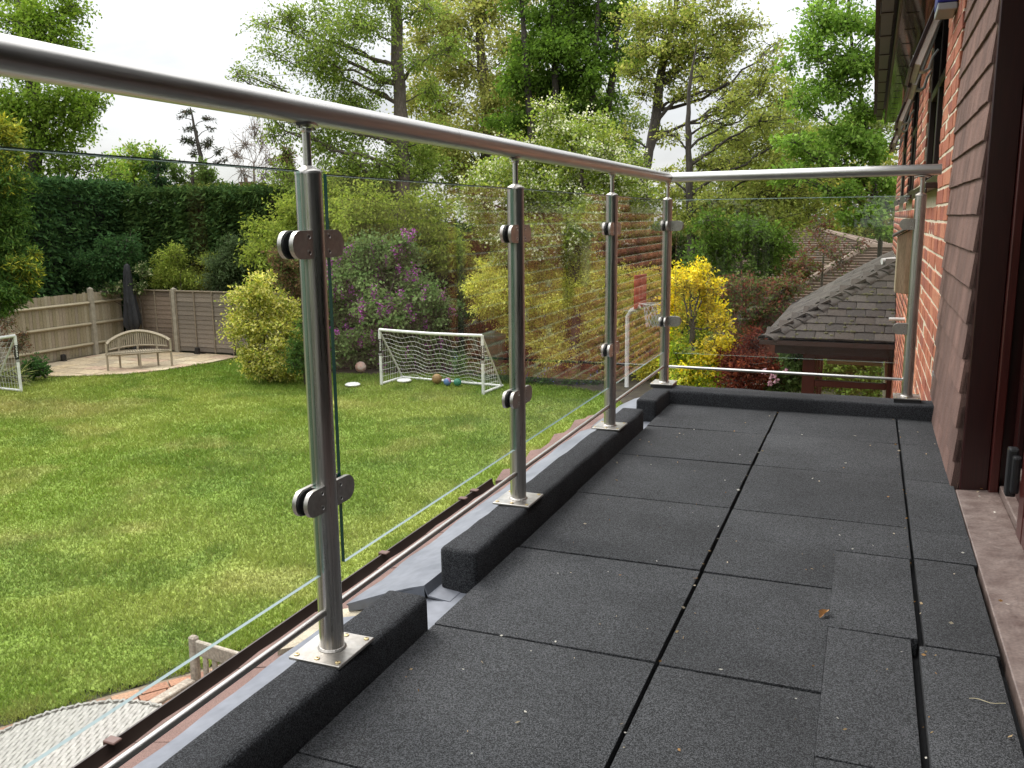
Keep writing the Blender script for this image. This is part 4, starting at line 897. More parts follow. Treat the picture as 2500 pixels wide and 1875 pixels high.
tag(q.build('water_butt', mat('dark_green_plastic', (.012, .035, .022), .45), None, True), 'dark green water butt in shade behind the goal net', 'water butt')
# ================================================================== LOWER PATIO near the house: pavers, table, teak chair
lp = empty('lower_patio', (-3, 3, GZ)); lp['kind'] = 'structure'
q = MB(); P = [(-1.0, -2), (-6.2, -2), (-5.9, 3.2), (-5.56, 3.99), (-5.19, 4.56), (-4.85, 5.04), (-4.55, 5.5), (-3.2, 6.6), (-1.0, 7.0)]
q.add([(x, y, GZ-.004) for x, y in P], [tuple(range(len(P)))]); q.build('joint_bed', JOINT, lp)
pe = [np.array(p) for p in [(-5.95, 2.6), (-5.85, 3.3), (-5.52, 3.99), (-5.15, 4.54), (-4.83, 5.0), (-4.50, 5.46), (-3.9, 6.05), (-3.2, 6.55)]]
PCN = [(.23, .115, .068), (.28, .145, .085), (.19, .095, .06), (.32, .19, .115)]
for row in range(7):
    acc = 0.0
    for a, c in zip(pe, pe[1:]):
        t = (c-a)/np.linalg.norm(c-a); nrm = np.array([t[1], -t[0]]); ln = np.linalg.norm(c-a); s = random.random()*.05
        while s < ln-.05:
            w_ = .2; p = a+t*s+nrm*(.03+row*.108)
            q = MB(); q.hexa([(p[0]+t[0]*u+nrm[0]*v_, p[1]+t[1]*u+nrm[1]*v_, GZ+z) for u in (.004, w_-.004) for v_ in (.004, .1) for z in (-.003, .02+random.uniform(-.003, .003))])
            if row < 5: o = q.build('paver', PAVER, lp); setcol(o.data, random.choice(PCN))
            s += w_+.006
tb = empty('wicker_table', (-3.77, 3.07, GZ), 'round pale wicker garden table on the patio below the balcony', 'table'); tx, ty, tz, tr = -3.77, 3.07, -1.975, .60
wm = mat('wicker_weave', (.43, .415, .37), .55); t_ = wm.node_tree; g2 = t_.nodes.new('ShaderNodeNewGeometry'); 
q = MB(); NS = 46
for k in range(NS):      # woven strips with waviness
    x = -tr+2*tr*(k+.5)/NS; hl_ = math.sqrt(max(tr*tr-x*x, 0))*.97; n_ = max(4, int(hl_*2/.05)); v = []
    for i in range(n_+1):
        yv = -hl_+2*hl_*i/n_; zz = .0025*(1 if (i+k) % 2 else -1)
        a_ = R(20); px_, py_ = x, yv
        for dx2 in (-.0112, .0112): X = px_+dx2; v.append((tx+X*math.cos(a_)-py_*math.sin(a_), ty+X*math.sin(a_)+py_*math.cos(a_), tz+zz))
    q.add(v, [(2*i, 2*i+1, 2*i+3, 2*i+2) for i in range(n_)])
o = q.build('woven_top', WICKER, tb); o['kind'] = 'stuff'
q = MB(); q.lathe([(tr-.005, -.02), (tr-.005, -.006), (.01, -.006)], (tx, ty, tz), 48); q.build('table_board', mat('wicker_under', (.20, .19, .165), .8), tb)
q = MB()
for k in range(2):
    pts = [(tx+(tr+.006*math.cos(90*a+k*3.14))*math.cos(a), ty+(tr+.006*math.cos(90*a+k*3.14))*math.sin(a), tz-.004+.010*math.sin(90*a/2+k*3.14)) for a in np.linspace(0, 2*math.pi, 361)]; q.tube(pts, .011, 5, False)
q.build('braided_rim', WICKER, tb, True)
q = MB(); q.lathe([(tr-.02, -.10), (tr-.004, -.10), (tr-.004, -.016), (tr-.02, -.016)], (tx, ty, tz), 48); q.build('apron', WICKER, tb, True)
for a in (.6, 2.2, 3.7, 5.3): q = MB(); q.tube([(tx+.45*math.cos(a), ty+.45*math.sin(a), GZ), (tx+.42*math.cos(a), ty+.42*math.sin(a), tz-.02)], .035, 8); q.build('leg', WICKER, tb, True)
ch = empty('teak_armchair', (-3.5, 3.85, GZ), 'weathered grey teak garden armchair below the terrace gutter', 'chair')
cA = np.array([-3.86, 4.10]); cu = np.array([.994, -.11]); cv = np.array([-.11, -.994])
def cp(u, v_, z): p = cA+cu*u+cv*v_; return (p[0], p[1], GZ+z)
for u in (0, .60):
    q = MB(); q.beam(cp(u, 0, 0), cp(u, -.02, .93), .06, .05, up=(0, 1, 0)); q.build('leg', TEAKG, ch, bevel=.012)
    q = MB(); q.beam(cp(u, .48, 0), cp(u, .48, .62), .055, .055, up=(0, 1, 0)); q.build('leg', TEAKG, ch, bevel=.006)
    q = MB(); q.beam(cp(u, .02, .64), cp(u, .55, .635), .075, .028); q.build('armrest', TEAKG, ch, bevel=.006)
    q = MB(); q.beam(cp(u, .02, .38), cp(u, .48, .39), .03, .06); q.build('side_rail', TEAKG, ch, bevel=.004)
q = MB(); q.beam(cp(.03, -.015, .86), cp(.57, -.015, .86), .03, .10); q.build('top_rail', TEAKG, ch, bevel=.006)
q = MB(); q.beam(cp(.03, -.005, .45), cp(.57, -.005, .45), .03, .06); q.build('back_rail', TEAKG, ch, bevel=.004)
for u in np.linspace(.10, .50, 6): q = MB(); q.beam(cp(u, -.005, .48), cp(u, -.015, .81), .038, .015, up=(0, 1, 0)); q.build('back_slat', TEAKG, ch, bevel=.003)
for v_ in np.linspace(.06, .48, 6): q = MB(); q.beam(cp(.03, v_, .41), cp(.57, v_, .41), .06, .018); q.build('seat_slat', TEAKG, ch, bevel=.003)
q = MB(); q.beam(cp(.0, .48, .36), cp(.6, .48, .36), .03, .07); q.build('front_rail', TEAKG, ch, bevel=.004)
# ================================================================== NEIGHBOURING HOUSES beyond the trees
def hiproof(name, lab, x0, x1, y0, y1, ze, zr, inset, chim=None, wall=(.33, .13, .08)):
    e = empty(name, ((x0+x1)/2, (y0+y1)/2, GZ), lab, 'house'); ym = (y0+y1)/2; q = MB(); n = 20
    A_ = [(x0, y0), (x1, y0), (x1, y1), (x0, y1)]; Rg = [(x0+inset, ym), (x1-inset, ym), (x1-inset, ym), (x0+inset, ym)]
    for k in range(n):
        t0, t1 = k/n, (k+1)/n; z0, z1 = ze+(zr-ze)*t0, ze+(zr-ze)*t1
        for i in range(4):
            j = (i+1) % 4; L2 = lambda P0, P1, t: (P0[0]+(P1[0]-P0[0])*t, P0[1]+(P1[1]-P0[1])*t)
            a0, b0, a1, b1 = L2(A_[i], Rg[i], t0), L2(A_[j], Rg[j], t0), L2(A_[i], Rg[i], t1), L2(A_[j], Rg[j], t1)
            q.add([(*a0, z0+.05), (*b0, z0+.05), (*b1, z1+.005), (*a1, z1+.005), (*a0, z0), (*b0, z0)], [(0, 1, 2, 3), (4, 5, 1, 0)])
    o = q.build('roof', FARTILE, e)
    m2 = bpy.data.materials.get('pale_ridge') or mat('pale_ridge', (.26, .19, .15), .9, 0, (.24, .18, .14), 6)
    for i in range(4):
        q = MB(); L_ = 12
        for k in range(L_): p0 = [A_[i][c]+(Rg[i][c]-A_[i][c])*k/L_ for c in (0, 1)]; p1 = [A_[i][c]+(Rg[i][c]-A_[i][c])*(k+.93)/L_ for c in (0, 1)]; q.tube([(*p0, ze+(zr-ze)*k/L_+.05), (*p1, ze+(zr-ze)*(k+.93)/L_+.06)], [.07, .06], 6)
        q.build('hip_ridge', m2, o)
    q = MB(); q.tube([(x0+inset, ym, zr+.04), (x1-inset, ym, zr+.04)], .075, 6); q.build('ridge', m2, o)
    q = MB(); q.box(x0+.4, x1-.4, y0+.4, y1-.4, GZ, ze+.02); q.build('wall', mat('wall_'+name, wall, .9, 0, tuple(.8*w_ for w_ in wall), 3), e)
    if chim:
        cx_, cy_, cw, cz0, cz1 = chim; q = MB(); q.box(cx_-cw, cx_+cw, cy_-cw, cy_+cw, cz0, cz1); c_ = q.build('chimney', mat('chim_'+name, (.34, .15, .10), .9, 0, (.26, .11, .075), 8), e)
        q = MB(); q.box(cx_-cw*1.15, cx_+cw*1.15, cy_-cw*1.15, cy_+cw*1.15, cz1+.001, cz1+.12); q.lathe([(.13, 0), (.11, .3)], (cx_, cy_, cz1+.12), 10); q.build('chimney_pot', FARTILE, c_)
a_ = at(2000, 560, 25); 
hiproof('neighbour_house', 'brown tiled hipped roof of the neighbouring house seen through the end glass', a_[0]-5.0, a_[0]+4.2, a_[1]-4.2, a_[1]+4.2, GZ+2.0, a_[2]-.06, 4.2, None)
b_ = at(2130, 602, 19)
hiproof('neighbour_house', 'lower hipped brown roof beside the brick corner, in front of the bigger neighbour roof', b_[0]-1.9, b_[0]+3.0, b_[1]-1.8, b_[1]+1.8, b_[2]-1.15, b_[2]-.05, 1.8, (b_[0]+.62, b_[1]+.3, .2, b_[2]-.6, b_[2]+.42))
c_ = at(620, 468, 60)
hiproof('far_house', 'distant house roof with orange chimney just above the hedge', c_[0]-4, c_[0]+4, c_[1]-3, c_[1]+3, c_[2]-2.5, c_[2]-.1, 3.0, (c_[0]-.6, c_[1], .3, c_[2]-1, c_[2]+.55))

# ================================================================== VEGETATION
NLEAF = [0]
def unit(v): return v/(np.linalg.norm(v, axis=-1, keepdims=True)+1e-9)
def leafmesh(name, C, ax, size, asp, cols, parent, m_, fold=.15, keep=None):
    n = len(C); NLEAF[0] += n
    L_ = (size*(.5+1.0*rng.random(n)**1.4))[:, None]; rnd = unit(rng.normal(size=(n, 3))+np.array([0, 0, .6])); sd2 = unit(np.cross(ax, rnd)); nn = np.cross(sd2, ax); W_ = L_*asp
    p0 = C; p2 = C+ax*L_; pm_ = C+ax*L_*.48-nn*L_*fold; V = np.stack([p0, pm_+sd2*W_*.5+nn*L_*fold*.8, p2, pm_-sd2*W_*.5+nn*L_*fold*.8], 1).reshape(-1, 3)
    return arr_obj(name, V, np.arange(4*n).reshape(-1, 4), m_, parent, np.repeat(cols, 4, 0))
def pick(cols, n, tone=None):
    cols = np.array(cols, float); i = rng.integers(0, len(cols), n); c = np.clip(cols[i]*(.82+.64*rng.random(n))[:, None], 0, .85)
    return c if tone is None else c*tone[:, None]
def plant(name, label, cat, base, trunk, clumps, cols, size=.09, asp=.55, lai=2.6, ntw=22, bark=None, group=None, droop=.25, extra=None, m_=None, spread=.17, twigr=.006, crown='crown', limbr=.35, shell=.55, flow=None):
    """clumps: (center, radius(3)); trunk: [(p, r), ...]"""
    bark = bark or BARK; m_ = m_ or LEAF; size = size*.84; lai = lai*1.12
    e = empty(name, base, label, cat, group)
    tp = [np.array(p, float) for p, r_ in trunk]; tr_ = [r_ for p, r_ in trunk]
    # finer trunk path with slight wander
    fine = []; fr = []
    for i in range(len(tp)-1):
        for t in np.linspace(0, 1, 5)[:-1 if i < len(tp)-2 else None]:
            fine.append(tp[i]*(1-t)+tp[i+1]*t+rng.normal(size=3)*tr_[i]*.10); fr.append((tr_[i]*(1-t)+tr_[i+1]*t)*(1+.08*rng.normal()))
    q = MB(); q.tube(fine, [max(.004, x) for x in fr], 11); q.build('trunk', bark, e, True)
    br = MB(); Cs = []; Ax = []; Tn = []; Cl = []
    fz = np.array(fine)
    for ci, cl_ in enumerate(clumps):
        c, rad = np.array(cl_[0], float), np.array(cl_[1], float); dens = cl_[2] if len(cl_) > 2 else 1.0; cc = cl_[3] if len(cl_) > 3 and cl_[3] is not None else cols
        hd = np.hypot(fz[:, 0]-c[0], fz[:, 1]-c[1]); k = int(np.argmin(np.abs(fz[:, 2]-(c[2]-.5*hd))+.25*hd)); s = fz[k]; r1 = min(fr[k]*.55, .02+.035*np.linalg.norm(c-s)*limbr)
        mid1 = s*.6+c*.4+np.array([0, 0, .06*np.linalg.norm(c-s)])+rng.normal(size=3)*.10*np.linalg.norm(c-s); mid2 = s*.25+c*.75+rng.normal(size=3)*.09*np.linalg.norm(c-s)
        ctl = [s, mid1, mid2, c]; pth = []
        for t in np.linspace(0, 1, 10): pth.append(((1-t)**3)*ctl[0]+3*t*(1-t)**2*ctl[1]+3*t*t*(1-t)*ctl[2]+t**3*ctl[3]+rng.normal(size=3)*.018*np.linalg.norm(c-s)*(0 < t < 1))
        br.tube(pth, [r1*(1-.78*t**.8) for t in np.linspace(0, 1, 10)], 6, False)
        Rm = rad.mean(); nt_ = int(ntw*(.6+.4*dens)); u = unit(rng.normal(size=(nt_, 3))); tips = c+u*rad*(shell+(1.08-shell)*rng.random((nt_, 1))**.6)
        area = math.pi*Rm*Rm; nl = int(lai*dens*area/(.5*size*size*asp)); per = max(3, nl//nt_)
        for t_ in tips:
            st = (mid2 if rng.random() < .4 else c)+rng.normal(size=3)*.1*Rm; md = (st+t_)/2+rng.normal(size=3)*.08*Rm
            br.tube([st, md, t_], [twigr*1.6, twigr, twigr*.5], 3, False)
            kk = max(2, int(per*(.5+rng.random()))); a = rng.random(kk)**.7; base_ = np.where(a[:, None] < .5, st+(md-st)*(a[:, None]*2), md+(t_-md)*(a[:, None]*2-1))
            P = base_+rng.normal(size=(kk, 3))*Rm*spread*np.array([1, 1, .75]); outd = unit(P-c)
            Cs.append(P); Ax.append(unit(outd*.7+rng.normal(size=(kk, 3))*.75+np.array([0, 0, -droop]))); Tn.append(np.full(kk, .74+.52*rng.random())); Cl.append(pick(cc, kk))
    o = br.build('branches', bark, e)
    if len(clumps) < 9: o['kind'] = 'stuff'
    C = np.concatenate(Cs); A = np.concatenate(Ax); tone = np.concatenate(Tn); col = np.concatenate(Cl)*tone[:, None]
    leafmesh(crown, C, A, size, asp, col, e, m_)
    if flow:    # (name, fraction, size, colours, cluster count, cluster radius, stretch)
        nm, npan, ps, fc, nper, fr_, st = flow; ids = rng.integers(0, len(C), npan); cen = C[ids]+A[ids]*.03
        PP = (cen[:, None, :]+rng.normal(size=(npan, nper, 3))*np.array([fr_, fr_, fr_*st])).reshape(-1, 3)
        leafmesh(nm, PP, unit(rng.normal(size=(len(PP), 3))), ps, .8, pick(fc, len(PP)), e, PETAL)
    return e
def K(px, py, D, rp, dens=1.0, cols=None, fl=.85): 
    r_ = rp*D/FPX; return (at(px, py, D+rng.uniform(-.25, .25)*r_*3), (r_, r_*1.1, r_*fl), dens, cols)
def KS(D, lst, **kw): return [K(a[0], a[1], D, a[2], a[3] if len(a) > 3 else 1.0, **kw) for a in lst]
def base_of(px, D): p = at(px, 700, D); return (p[0], p[1], GZ)
def tr(px_list, D, radii): return [(at(px, py, D) if py is not None else np.array(base_of(px, D)), r_) for (px, py), r_ in zip(px_list, radii)]

OLIVE = [(.29, .30, .085), (.23, .26, .07), (.34, .325, .105)]; MIDG = [(.165, .225, .048), (.13, .19, .04), (.215, .265, .065)]; DARKG = [(.085, .145, .024), (.115, .185, .035), (.062, .112, .02)]
FRESH = [(.15, .25, .045), (.20, .30, .065), (.11, .195, .035)]; YG = [(.23, .285, .055), (.28, .315, .07), (.18, .235, .048)]
plant('ash_tree', 'tall tree with straight grey trunk and airy green leaves behind the lilac', 'tree', base_of(1000, 24.5), tr([(1000, None), (985, 470), (978, 260), (968, 60), (955, -160)], 24.5, [.27, .21, .195, .165, .11]),
      KS(24.5, [(880, 60, 110, .8), (770, 50, 105, .7), (690, 140, 85, .55), (615, 190, 62, .45), (830, 170, 95, .7), (740, 260, 85, .6), (900, 320, 85, .7), (800, 360, 85, .7), (690, 330, 62, .5), (870, 440, 85, .9), (760, 450, 78, .7), (1045, 420, 85, .9), (1015, 150, 55, .6), (1065, 330, 70, .8), (580, 185, 34, .4), (930, -40, 120, .8), (1040, 20, 70, .7), (700, 40, 60, .5), (860, 250, 80, .8), (930, 200, 60, .6), (840, 300, 70, .7), (920, 400, 80, .9), (1000, 380, 60, .8), (1060, 230, 60, .7), (650, 60, 60, .5), (780, 130, 80, .7), (660, 270, 50, .5), (820, 420, 70, .8), (690, 420, 60, .6), (1090, 120, 60, .7)], fl=.75), MIDG, .105, .5, 1.9, droop=.5, group='tall trees beyond the lawn', twigr=.008)
plant('light_green_thicket', 'light green arching shrub at the foot of the tall grey trunk', 'shrub', base_of(850, 22.6), tr([(850, None), (860, 620)], 22.6, [.06, .03]),
      KS(22.6, [(740, 520, 80), (660, 560, 70), (850, 545, 85), (950, 560, 80), (800, 480, 70, .8), (900, 490, 70, .8), (1040, 520, 80), (700, 600, 70), (780, 600, 70), (1080, 590, 60), (640, 620, 50), (1120, 640, 60), (1145, 715, 55), (1105, 770, 50), (1155, 800, 50), (1000, 620, 60), (930, 620, 60), (1170, 650, 45)]), YG, .10, .5, 2.8, droop=.6)
plant('yellowing_tree', 'tall olive-yellow tree filling the gap right of the grey trunk', 'tree', base_of(1190, 36), tr([(1190, None), (1185, 300), (1170, 60), (1150, -120)], 36, [.3, .22, .16, .1]),
      KS(36, [(1080, 50, 100), (1180, 30, 105), (1260, 110, 95), (1120, 170, 105), (1200, 240, 100), (1070, 270, 85), (1290, 220, 75), (1150, 330, 90), (1260, -40, 90), (1100, -60, 90), (1240, 330, 80), (1060, 370, 80), (1040, 100, 70), (1030, 220, 70), (1030, 330, 60), (1130, 420, 80)]), OLIVE, .17, .55, 2.3, group='tall trees beyond the lawn', twigr=.012)
plant('dark_maple', 'dense dark green tree with several black stems at the top centre', 'tree', base_of(1400, 30), tr([(1400, None), (1400, 330), (1395, 100), (1390, -150)], 30, [.26, .2, .15, .1]),
      KS(30, [(1330, 40, 85), (1410, 20, 90), (1475, 70, 70, .8), (1360, 130, 95), (1440, 170, 80), (1310, 210, 85), (1400, 260, 80, .8), (1250, 290, 75), (1480, 250, 60, .6), (1330, 310, 75), (1360, -60, 100), (1460, -50, 80), (1290, 130, 70), (1260, 200, 70), (1400, 90, 90), (1520, 150, 60, .7), (1510, 30, 60, .7), (1500, 330, 50, .6), (1370, 200, 80), (1440, 320, 70, .8)], fl=.6), DARKG, .15, .6, 3.2, bark=BARKD, group='tall trees beyond the lawn', droop=.3, twigr=.01)
for sx_, tx_ in ((1360, 1350), (1440, 1465), (1470, 1520), (1300, 1270)):
    plant('slim_stem_tree', {1360: 'slim dark stem left of the dense dark tree core', 1440: 'slim dark stem right of the dense dark tree core', 1470: 'dark stem leaning right beside the dark tree', 1300: 'slim stem between the olive tree and the dark tree'}[sx_], 'tree', base_of(sx_, 29.5), tr([(sx_, None), (sx_, 350), ((sx_+tx_)/2, 180), (tx_, -60)], 29.5, [.17, .14, .11, .06]),
          KS(29.5, [(tx_, 10, 60, .5), (tx_+20, 110, 55, .5)]), DARKG, .15, .6, 2.2, bark=BARKD, group='slim dark stems', ntw=12)
plant('hawthorn', 'hawthorn dotted with white blossom behind the yellow shrubs', 'tree', base_of(1400, 20), tr([(1400, None), (1410, 600), (1420, 420)], 20, [.12, .09, .05]),
      KS(20, [(1400, 320, 95, .8), (1300, 380, 100), (1480, 370, 80, .8), (1230, 440, 90), (1380, 440, 110), (1500, 450, 75), (1550, 400, 50, .6), (1300, 520, 100), (1420, 540, 105), (1520, 530, 80), (1200, 540, 70), (1575, 480, 52, .7), (1150, 480, 60, .8), (1340, 270, 60, .6), (1460, 300, 50, .5), (1240, 600, 70), (1350, 610, 80)], fl=.75), MIDG+YG, .085, .6, 2.5, flow=('blossom', 1700, .050, [(.60, .60, .42), (.52, .54, .36), (.66, .65, .52)], 10, .08, .6), twigr=.007, group='flowering trees and shrubs')
plant('leaning_oak', 'leaning trunk with yellow-green crown above the terrace corner', 'tree', base_of(1545, 25), tr([(1545, None), (1572, 430), (1600, 300), (1612, 180), (1650, 20), (1660, -150)], 25, [.18, .155, .14, .115, .07, .03]),
      KS(25, [(1600, 50, 80), (1690, 40, 85), (1770, 60, 75), (1640, 130, 75), (1720, 140, 85, .9), (1800, 120, 65, .8), (1850, 60, 45, .7), (1555, 110, 55, .7), (1870, 170, 55, .7), (1575, 230, 45, .6), (1660, -50, 100), (1760, -40, 80), (1690, 230, 55, .6), (1830, 220, 50, .6), (1500, 330, 50, .5), (1620, 330, 40, .5), (1560, 180, 60, .7), (1760, 190, 60, .7), (1890, 110, 45, .5), (1530, 40, 60, .7), (1640, 200, 50, .6)], fl=.75), OLIVE+YG, .11, .55, 2.2, bark=BARKD, group='tall trees beyond the lawn', twigr=.009)
plant('bare_limbed_oak', 'thin upright trunk with spreading half-bare branches right of the leaning oak', 'tree', base_of(1695, 18), tr([(1695, None), (1690, 700), (1684, 480), (1680, 330), (1682, 220), (1700, 110)], 18, [.10, .085, .075, .06, .04, .012]),
      KS(18, [(1830, 330, 95, .5), (1900, 290, 75, .5), (1780, 400, 80, .6), (1905, 400, 85, .6), (1760, 300, 60, .35), (1820, 230, 70, .5), (1965, 340, 60, .6), (1735, 490, 75, .8), (1850, 480, 95, .8), (1950, 470, 80, .8), (1640, 330, 45, .4), (1620, 430, 45, .4), (1750, 560, 80, .8), (1900, 545, 85, .8), (1720, 180, 50, .5), (1780, 250, 60, .5), (1930, 230, 60, .5), (1870, 350, 70, .6), (1990, 430, 60, .7), (1800, 520, 80, .9), (1980, 520, 70, .8), (1680, 540, 60, .8), (1640, 480, 50, .6), (1860, 200, 60, .5), (1720, 400, 50, .5)], fl=.6), [(.22, .25, .06), (.18, .215, .05), (.265, .275, .075)], .085, .5, 2.1, bark=BARKD, twigr=.007, limbr=.5, spread=.15, group='tall trees beyond the lawn')
plant('bright_maple', 'bright green layered maple beside the house eaves', 'tree', base_of(2150, 16.5), tr([(2150, None), (2150, 560), (2120, 330), (2080, 120), (2065, -100)], 16.5, [.05, .045, .04, .03, .02]),
      KS(16, [(2060, 50, 90), (1985, 110, 80, .8), (2110, 150, 75), (2020, 220, 90), (2110, 270, 75), (1955, 250, 60, .7), (2050, 330, 85), (2140, 360, 70), (1995, 390, 75, .8), (2110, 430, 60), (1985, 30, 60, .7), (2140, 60, 60), (2060, -50, 100), (2170, 250, 60), (2180, 150, 60), (2170, 440, 50), (1930, 160, 45, .6), (1940, 350, 60, .8), (2070, 150, 80), (1920, 430, 60, .8), (2050, 470, 60, .8), (2090, 350, 70), (2150, 500, 50), (2120, 530, 50), (2165, 570, 40), (2070, 530, 45, .8)], fl=.5), FRESH, .088, .62, 3.0, droop=.35, twigr=.006, bark=BARKD, group='tall trees beyond the lawn')
for nm, lab, px, D, lst, cols in (
    ('woodland_tree', 'olive woodland tree low behind the half-bare oak', 1700, 33, [(1640, 560, 90), (1740, 540, 95), (1700, 620, 90), (1620, 640, 80), (1780, 600, 80), (1680, 460, 70, .7)], [(.15, .19, .045), (.19, .215, .06), (.225, .225, .065)]),
    ('woodland_tree', 'mixed green woodland tree behind the neighbour roof', 1880, 34, [(1860, 520, 100), (1950, 480, 95), (1900, 430, 90, .8), (1990, 560, 90), (1840, 610, 80), (1800, 440, 80, .7)], [(.12, .175, .04), (.165, .21, .05), (.225, .225, .07)]),
    ('woodland_tree', 'yellow-tinged woodland tree right behind the chimney', 2100, 32, [(2080, 520, 95), (2160, 500, 80), (2110, 590, 80), (2040, 440, 80), (2150, 420, 80), (2200, 560, 70), (2030, 590, 70)], [(.27, .25, .06), (.19, .21, .05), (.15, .18, .045)]),
    ('woodland_tree', 'pale far tree filling the gap behind the half-bare oak', 1860, 48, [(1760, 330, 70, .7), (1860, 310, 80, .8), (1950, 330, 80, .9), (1800, 420, 90), (1900, 420, 90), (2000, 430, 80), (2060, 330, 80), (2130, 300, 70), (1700, 450, 60, .6), (1930, 240, 60, .6)], [(.17, .21, .06), (.21, .24, .075), (.14, .18, .05)]),
    ('woodland_tree', 'pale far tree behind the dark dense tree', 1400, 50, [(1280, 380, 80), (1380, 400, 90), (1480, 390, 80), (1520, 280, 70, .7), (1330, 300, 90), (1430, 220, 80, .8), (1260, 250, 80), (1540, 150, 60, .6), (1550, 450, 60)], [(.15, .195, .05), (.19, .23, .065), (.12, .165, .042)]),
    ('woodland_tree', 'dim green woodland tree far behind the hawthorn', 1380, 38, [(1300, 430, 100), (1420, 420, 100), (1500, 520, 100), (1250, 540, 100), (1380, 540, 110), (1540, 350, 60, .5), (1130, 430, 90), (1170, 560, 90)], [(.085, .13, .03), (.11, .15, .038)]),
    ('woodland_tree', 'darker green woodland tree far behind the grey trunk', 900, 36, [(760, 480, 80, .8), (860, 420, 80, .7), (960, 480, 90), (1040, 560, 90), (820, 560, 80), (700, 560, 60), (920, 590, 80), (900, 650, 80)], [(.09, .135, .032), (.12, .165, .042)])):
    plant(nm, lab, 'tree', base_of(px, D), tr([(px, None), (px, 620), (px+8, 480)], D, [.22, .16, .08]), KS(D, lst), cols, .17, .6, 2.8, bark=BARKD, group='woodland trees in the background', twigr=.012)
plant('large_oak', 'large leafy tree at the top left corner above the hedge', 'tree', base_of(40, 27), tr([(40, None), (62, 480), (100, 330), (70, 150), (40, -80)], 27, [.34, .28, .22, .18, .1]),
      KS(27, [(40, 60, 100), (130, 40, 85), (60, 150, 85), (150, 115, 62, .8), (30, 260, 105), (120, 250, 95), (195, 235, 70), (225, 285, 55, .8), (80, 330, 85), (165, 335, 75, .8), (60, 420, 85, .8), (170, 410, 65, .7), (185, 20, 45, .7), (30, -50, 110), (240, 255, 32, .6), (130, 470, 60, .6), (230, 400, 55, .35), (270, 430, 50, .25)], fl=.8), [(.14, .215, .032), (.19, .26, .046), (.11, .18, .027)], .13, .6, 2.6, bark=BARKD, twigr=.01, group='tall trees beyond the lawn')
# distant trees above the hedge
for lab, px, D, lst, cols, sz in (
    ('small round pale green tree above the hedge, left of the pine', 330, 46, [(285, 410, 42), (330, 395, 45), (380, 400, 45), (310, 450, 45), (360, 450, 45)], FRESH+YG, .2),
    ('dark conical evergreen poking above the hedge', 385, 42, [(385, 380, 16), (385, 410, 24), (385, 440, 32), (390, 470, 36)], [(.02, .04, .018), (.03, .055, .022)], .16),
    ('dull green tree right of the pine above the hedge', 470, 44, [(430, 420, 40), (470, 450, 45), (530, 450, 40), (510, 420, 36)], [(.075, .12, .03), (.10, .14, .04)], .2),
    ('brown half-dead conifer beside the first post', 705, 30, [(700, 370, 22), (690, 400, 30), (705, 430, 36), (715, 470, 42), (690, 500, 40)], [(.12, .075, .05), (.09, .085, .035), (.10, .13, .035)], .12)):
    plant('distant_tree', lab, 'tree', base_of(px, D), tr([(px, None), (px, 480), (px, 400)], D, [.2, .12, .05]), KS(D, lst, fl=1.0), cols, sz, .5, 2.8, bark=BARKD, group='small trees beyond the hedge', ntw=16, twigr=.012)
PINEC = [(.04, .05, .028), (.065, .05, .035), (.05, .065, .03)]
plant('pine_tree', 'thin forked pine silhouetted against the sky above the hedge', 'tree', base_of(500, 48), tr([(500, None), (497, 450), (490, 380), (478, 325), (465, 262)], 48, [.26, .18, .13, .09, .03]),
      KS(48, [(458, 275, 18, .7), (512, 292, 16, .8), (462, 312, 18, .7), (515, 315, 12, .6), (465, 345, 24, .8), (512, 352, 24, .8), (535, 368, 16, .7), (545, 390, 14, .7), (475, 375, 20, .7), (450, 340, 10, .6), (440, 285, 12, .5)], fl=.5), PINEC, .22, .25, 2.2, bark=BARKD, ntw=9, m_=CONI, twigr=.02)
plant('bare_tree', 'bare leafless tree with pale fan of twigs above the hedge', 'tree', base_of(620, 46), tr([(620, None), (622, 470), (620, 400)], 46, [.14, .09, .05]),
      KS(46, [(600, 350, 40, .01), (640, 340, 40, .01), (575, 380, 35, .01), (660, 390, 35, .01), (620, 310, 25, .01), (590, 420, 40, .01), (650, 430, 40, .01)], fl=1.3), [(.2, .16, .12)], .15, .3, .3, bark=TWIGP, ntw=60, twigr=.012, shell=.3)

for k, (x, y, h_, lab) in enumerate(((-9, -17, 7, 'added unseen tree far behind the photographer, left'), (-2.5, -19, 8, 'added unseen tree far behind the photographer, middle'), (4, -18, 7.5, 'added unseen tree far behind the photographer, right'), (-16, -13, 7, 'added unseen tree far behind the photographer, near the left hedge'))):
    plant('added_unseen_tree', lab, 'tree', (x, y, GZ), [(np.array((x, y, GZ)), .25), (np.array((x, y, GZ+h_*.8)), .08)], [(np.array((x+rng.normal()*1.6, y+rng.normal()*1.2, GZ+h_*t)), (1.9, 1.6, 1.3)) for t in (.28, .4, .5, .6, .7, .8, .9, .95, .45, .65)], MIDG, .32, .6, 2.2, ntw=14, group='added unseen trees behind the photographer')  # unseen trees added so glass and steel reflect leaves instead of bright sky
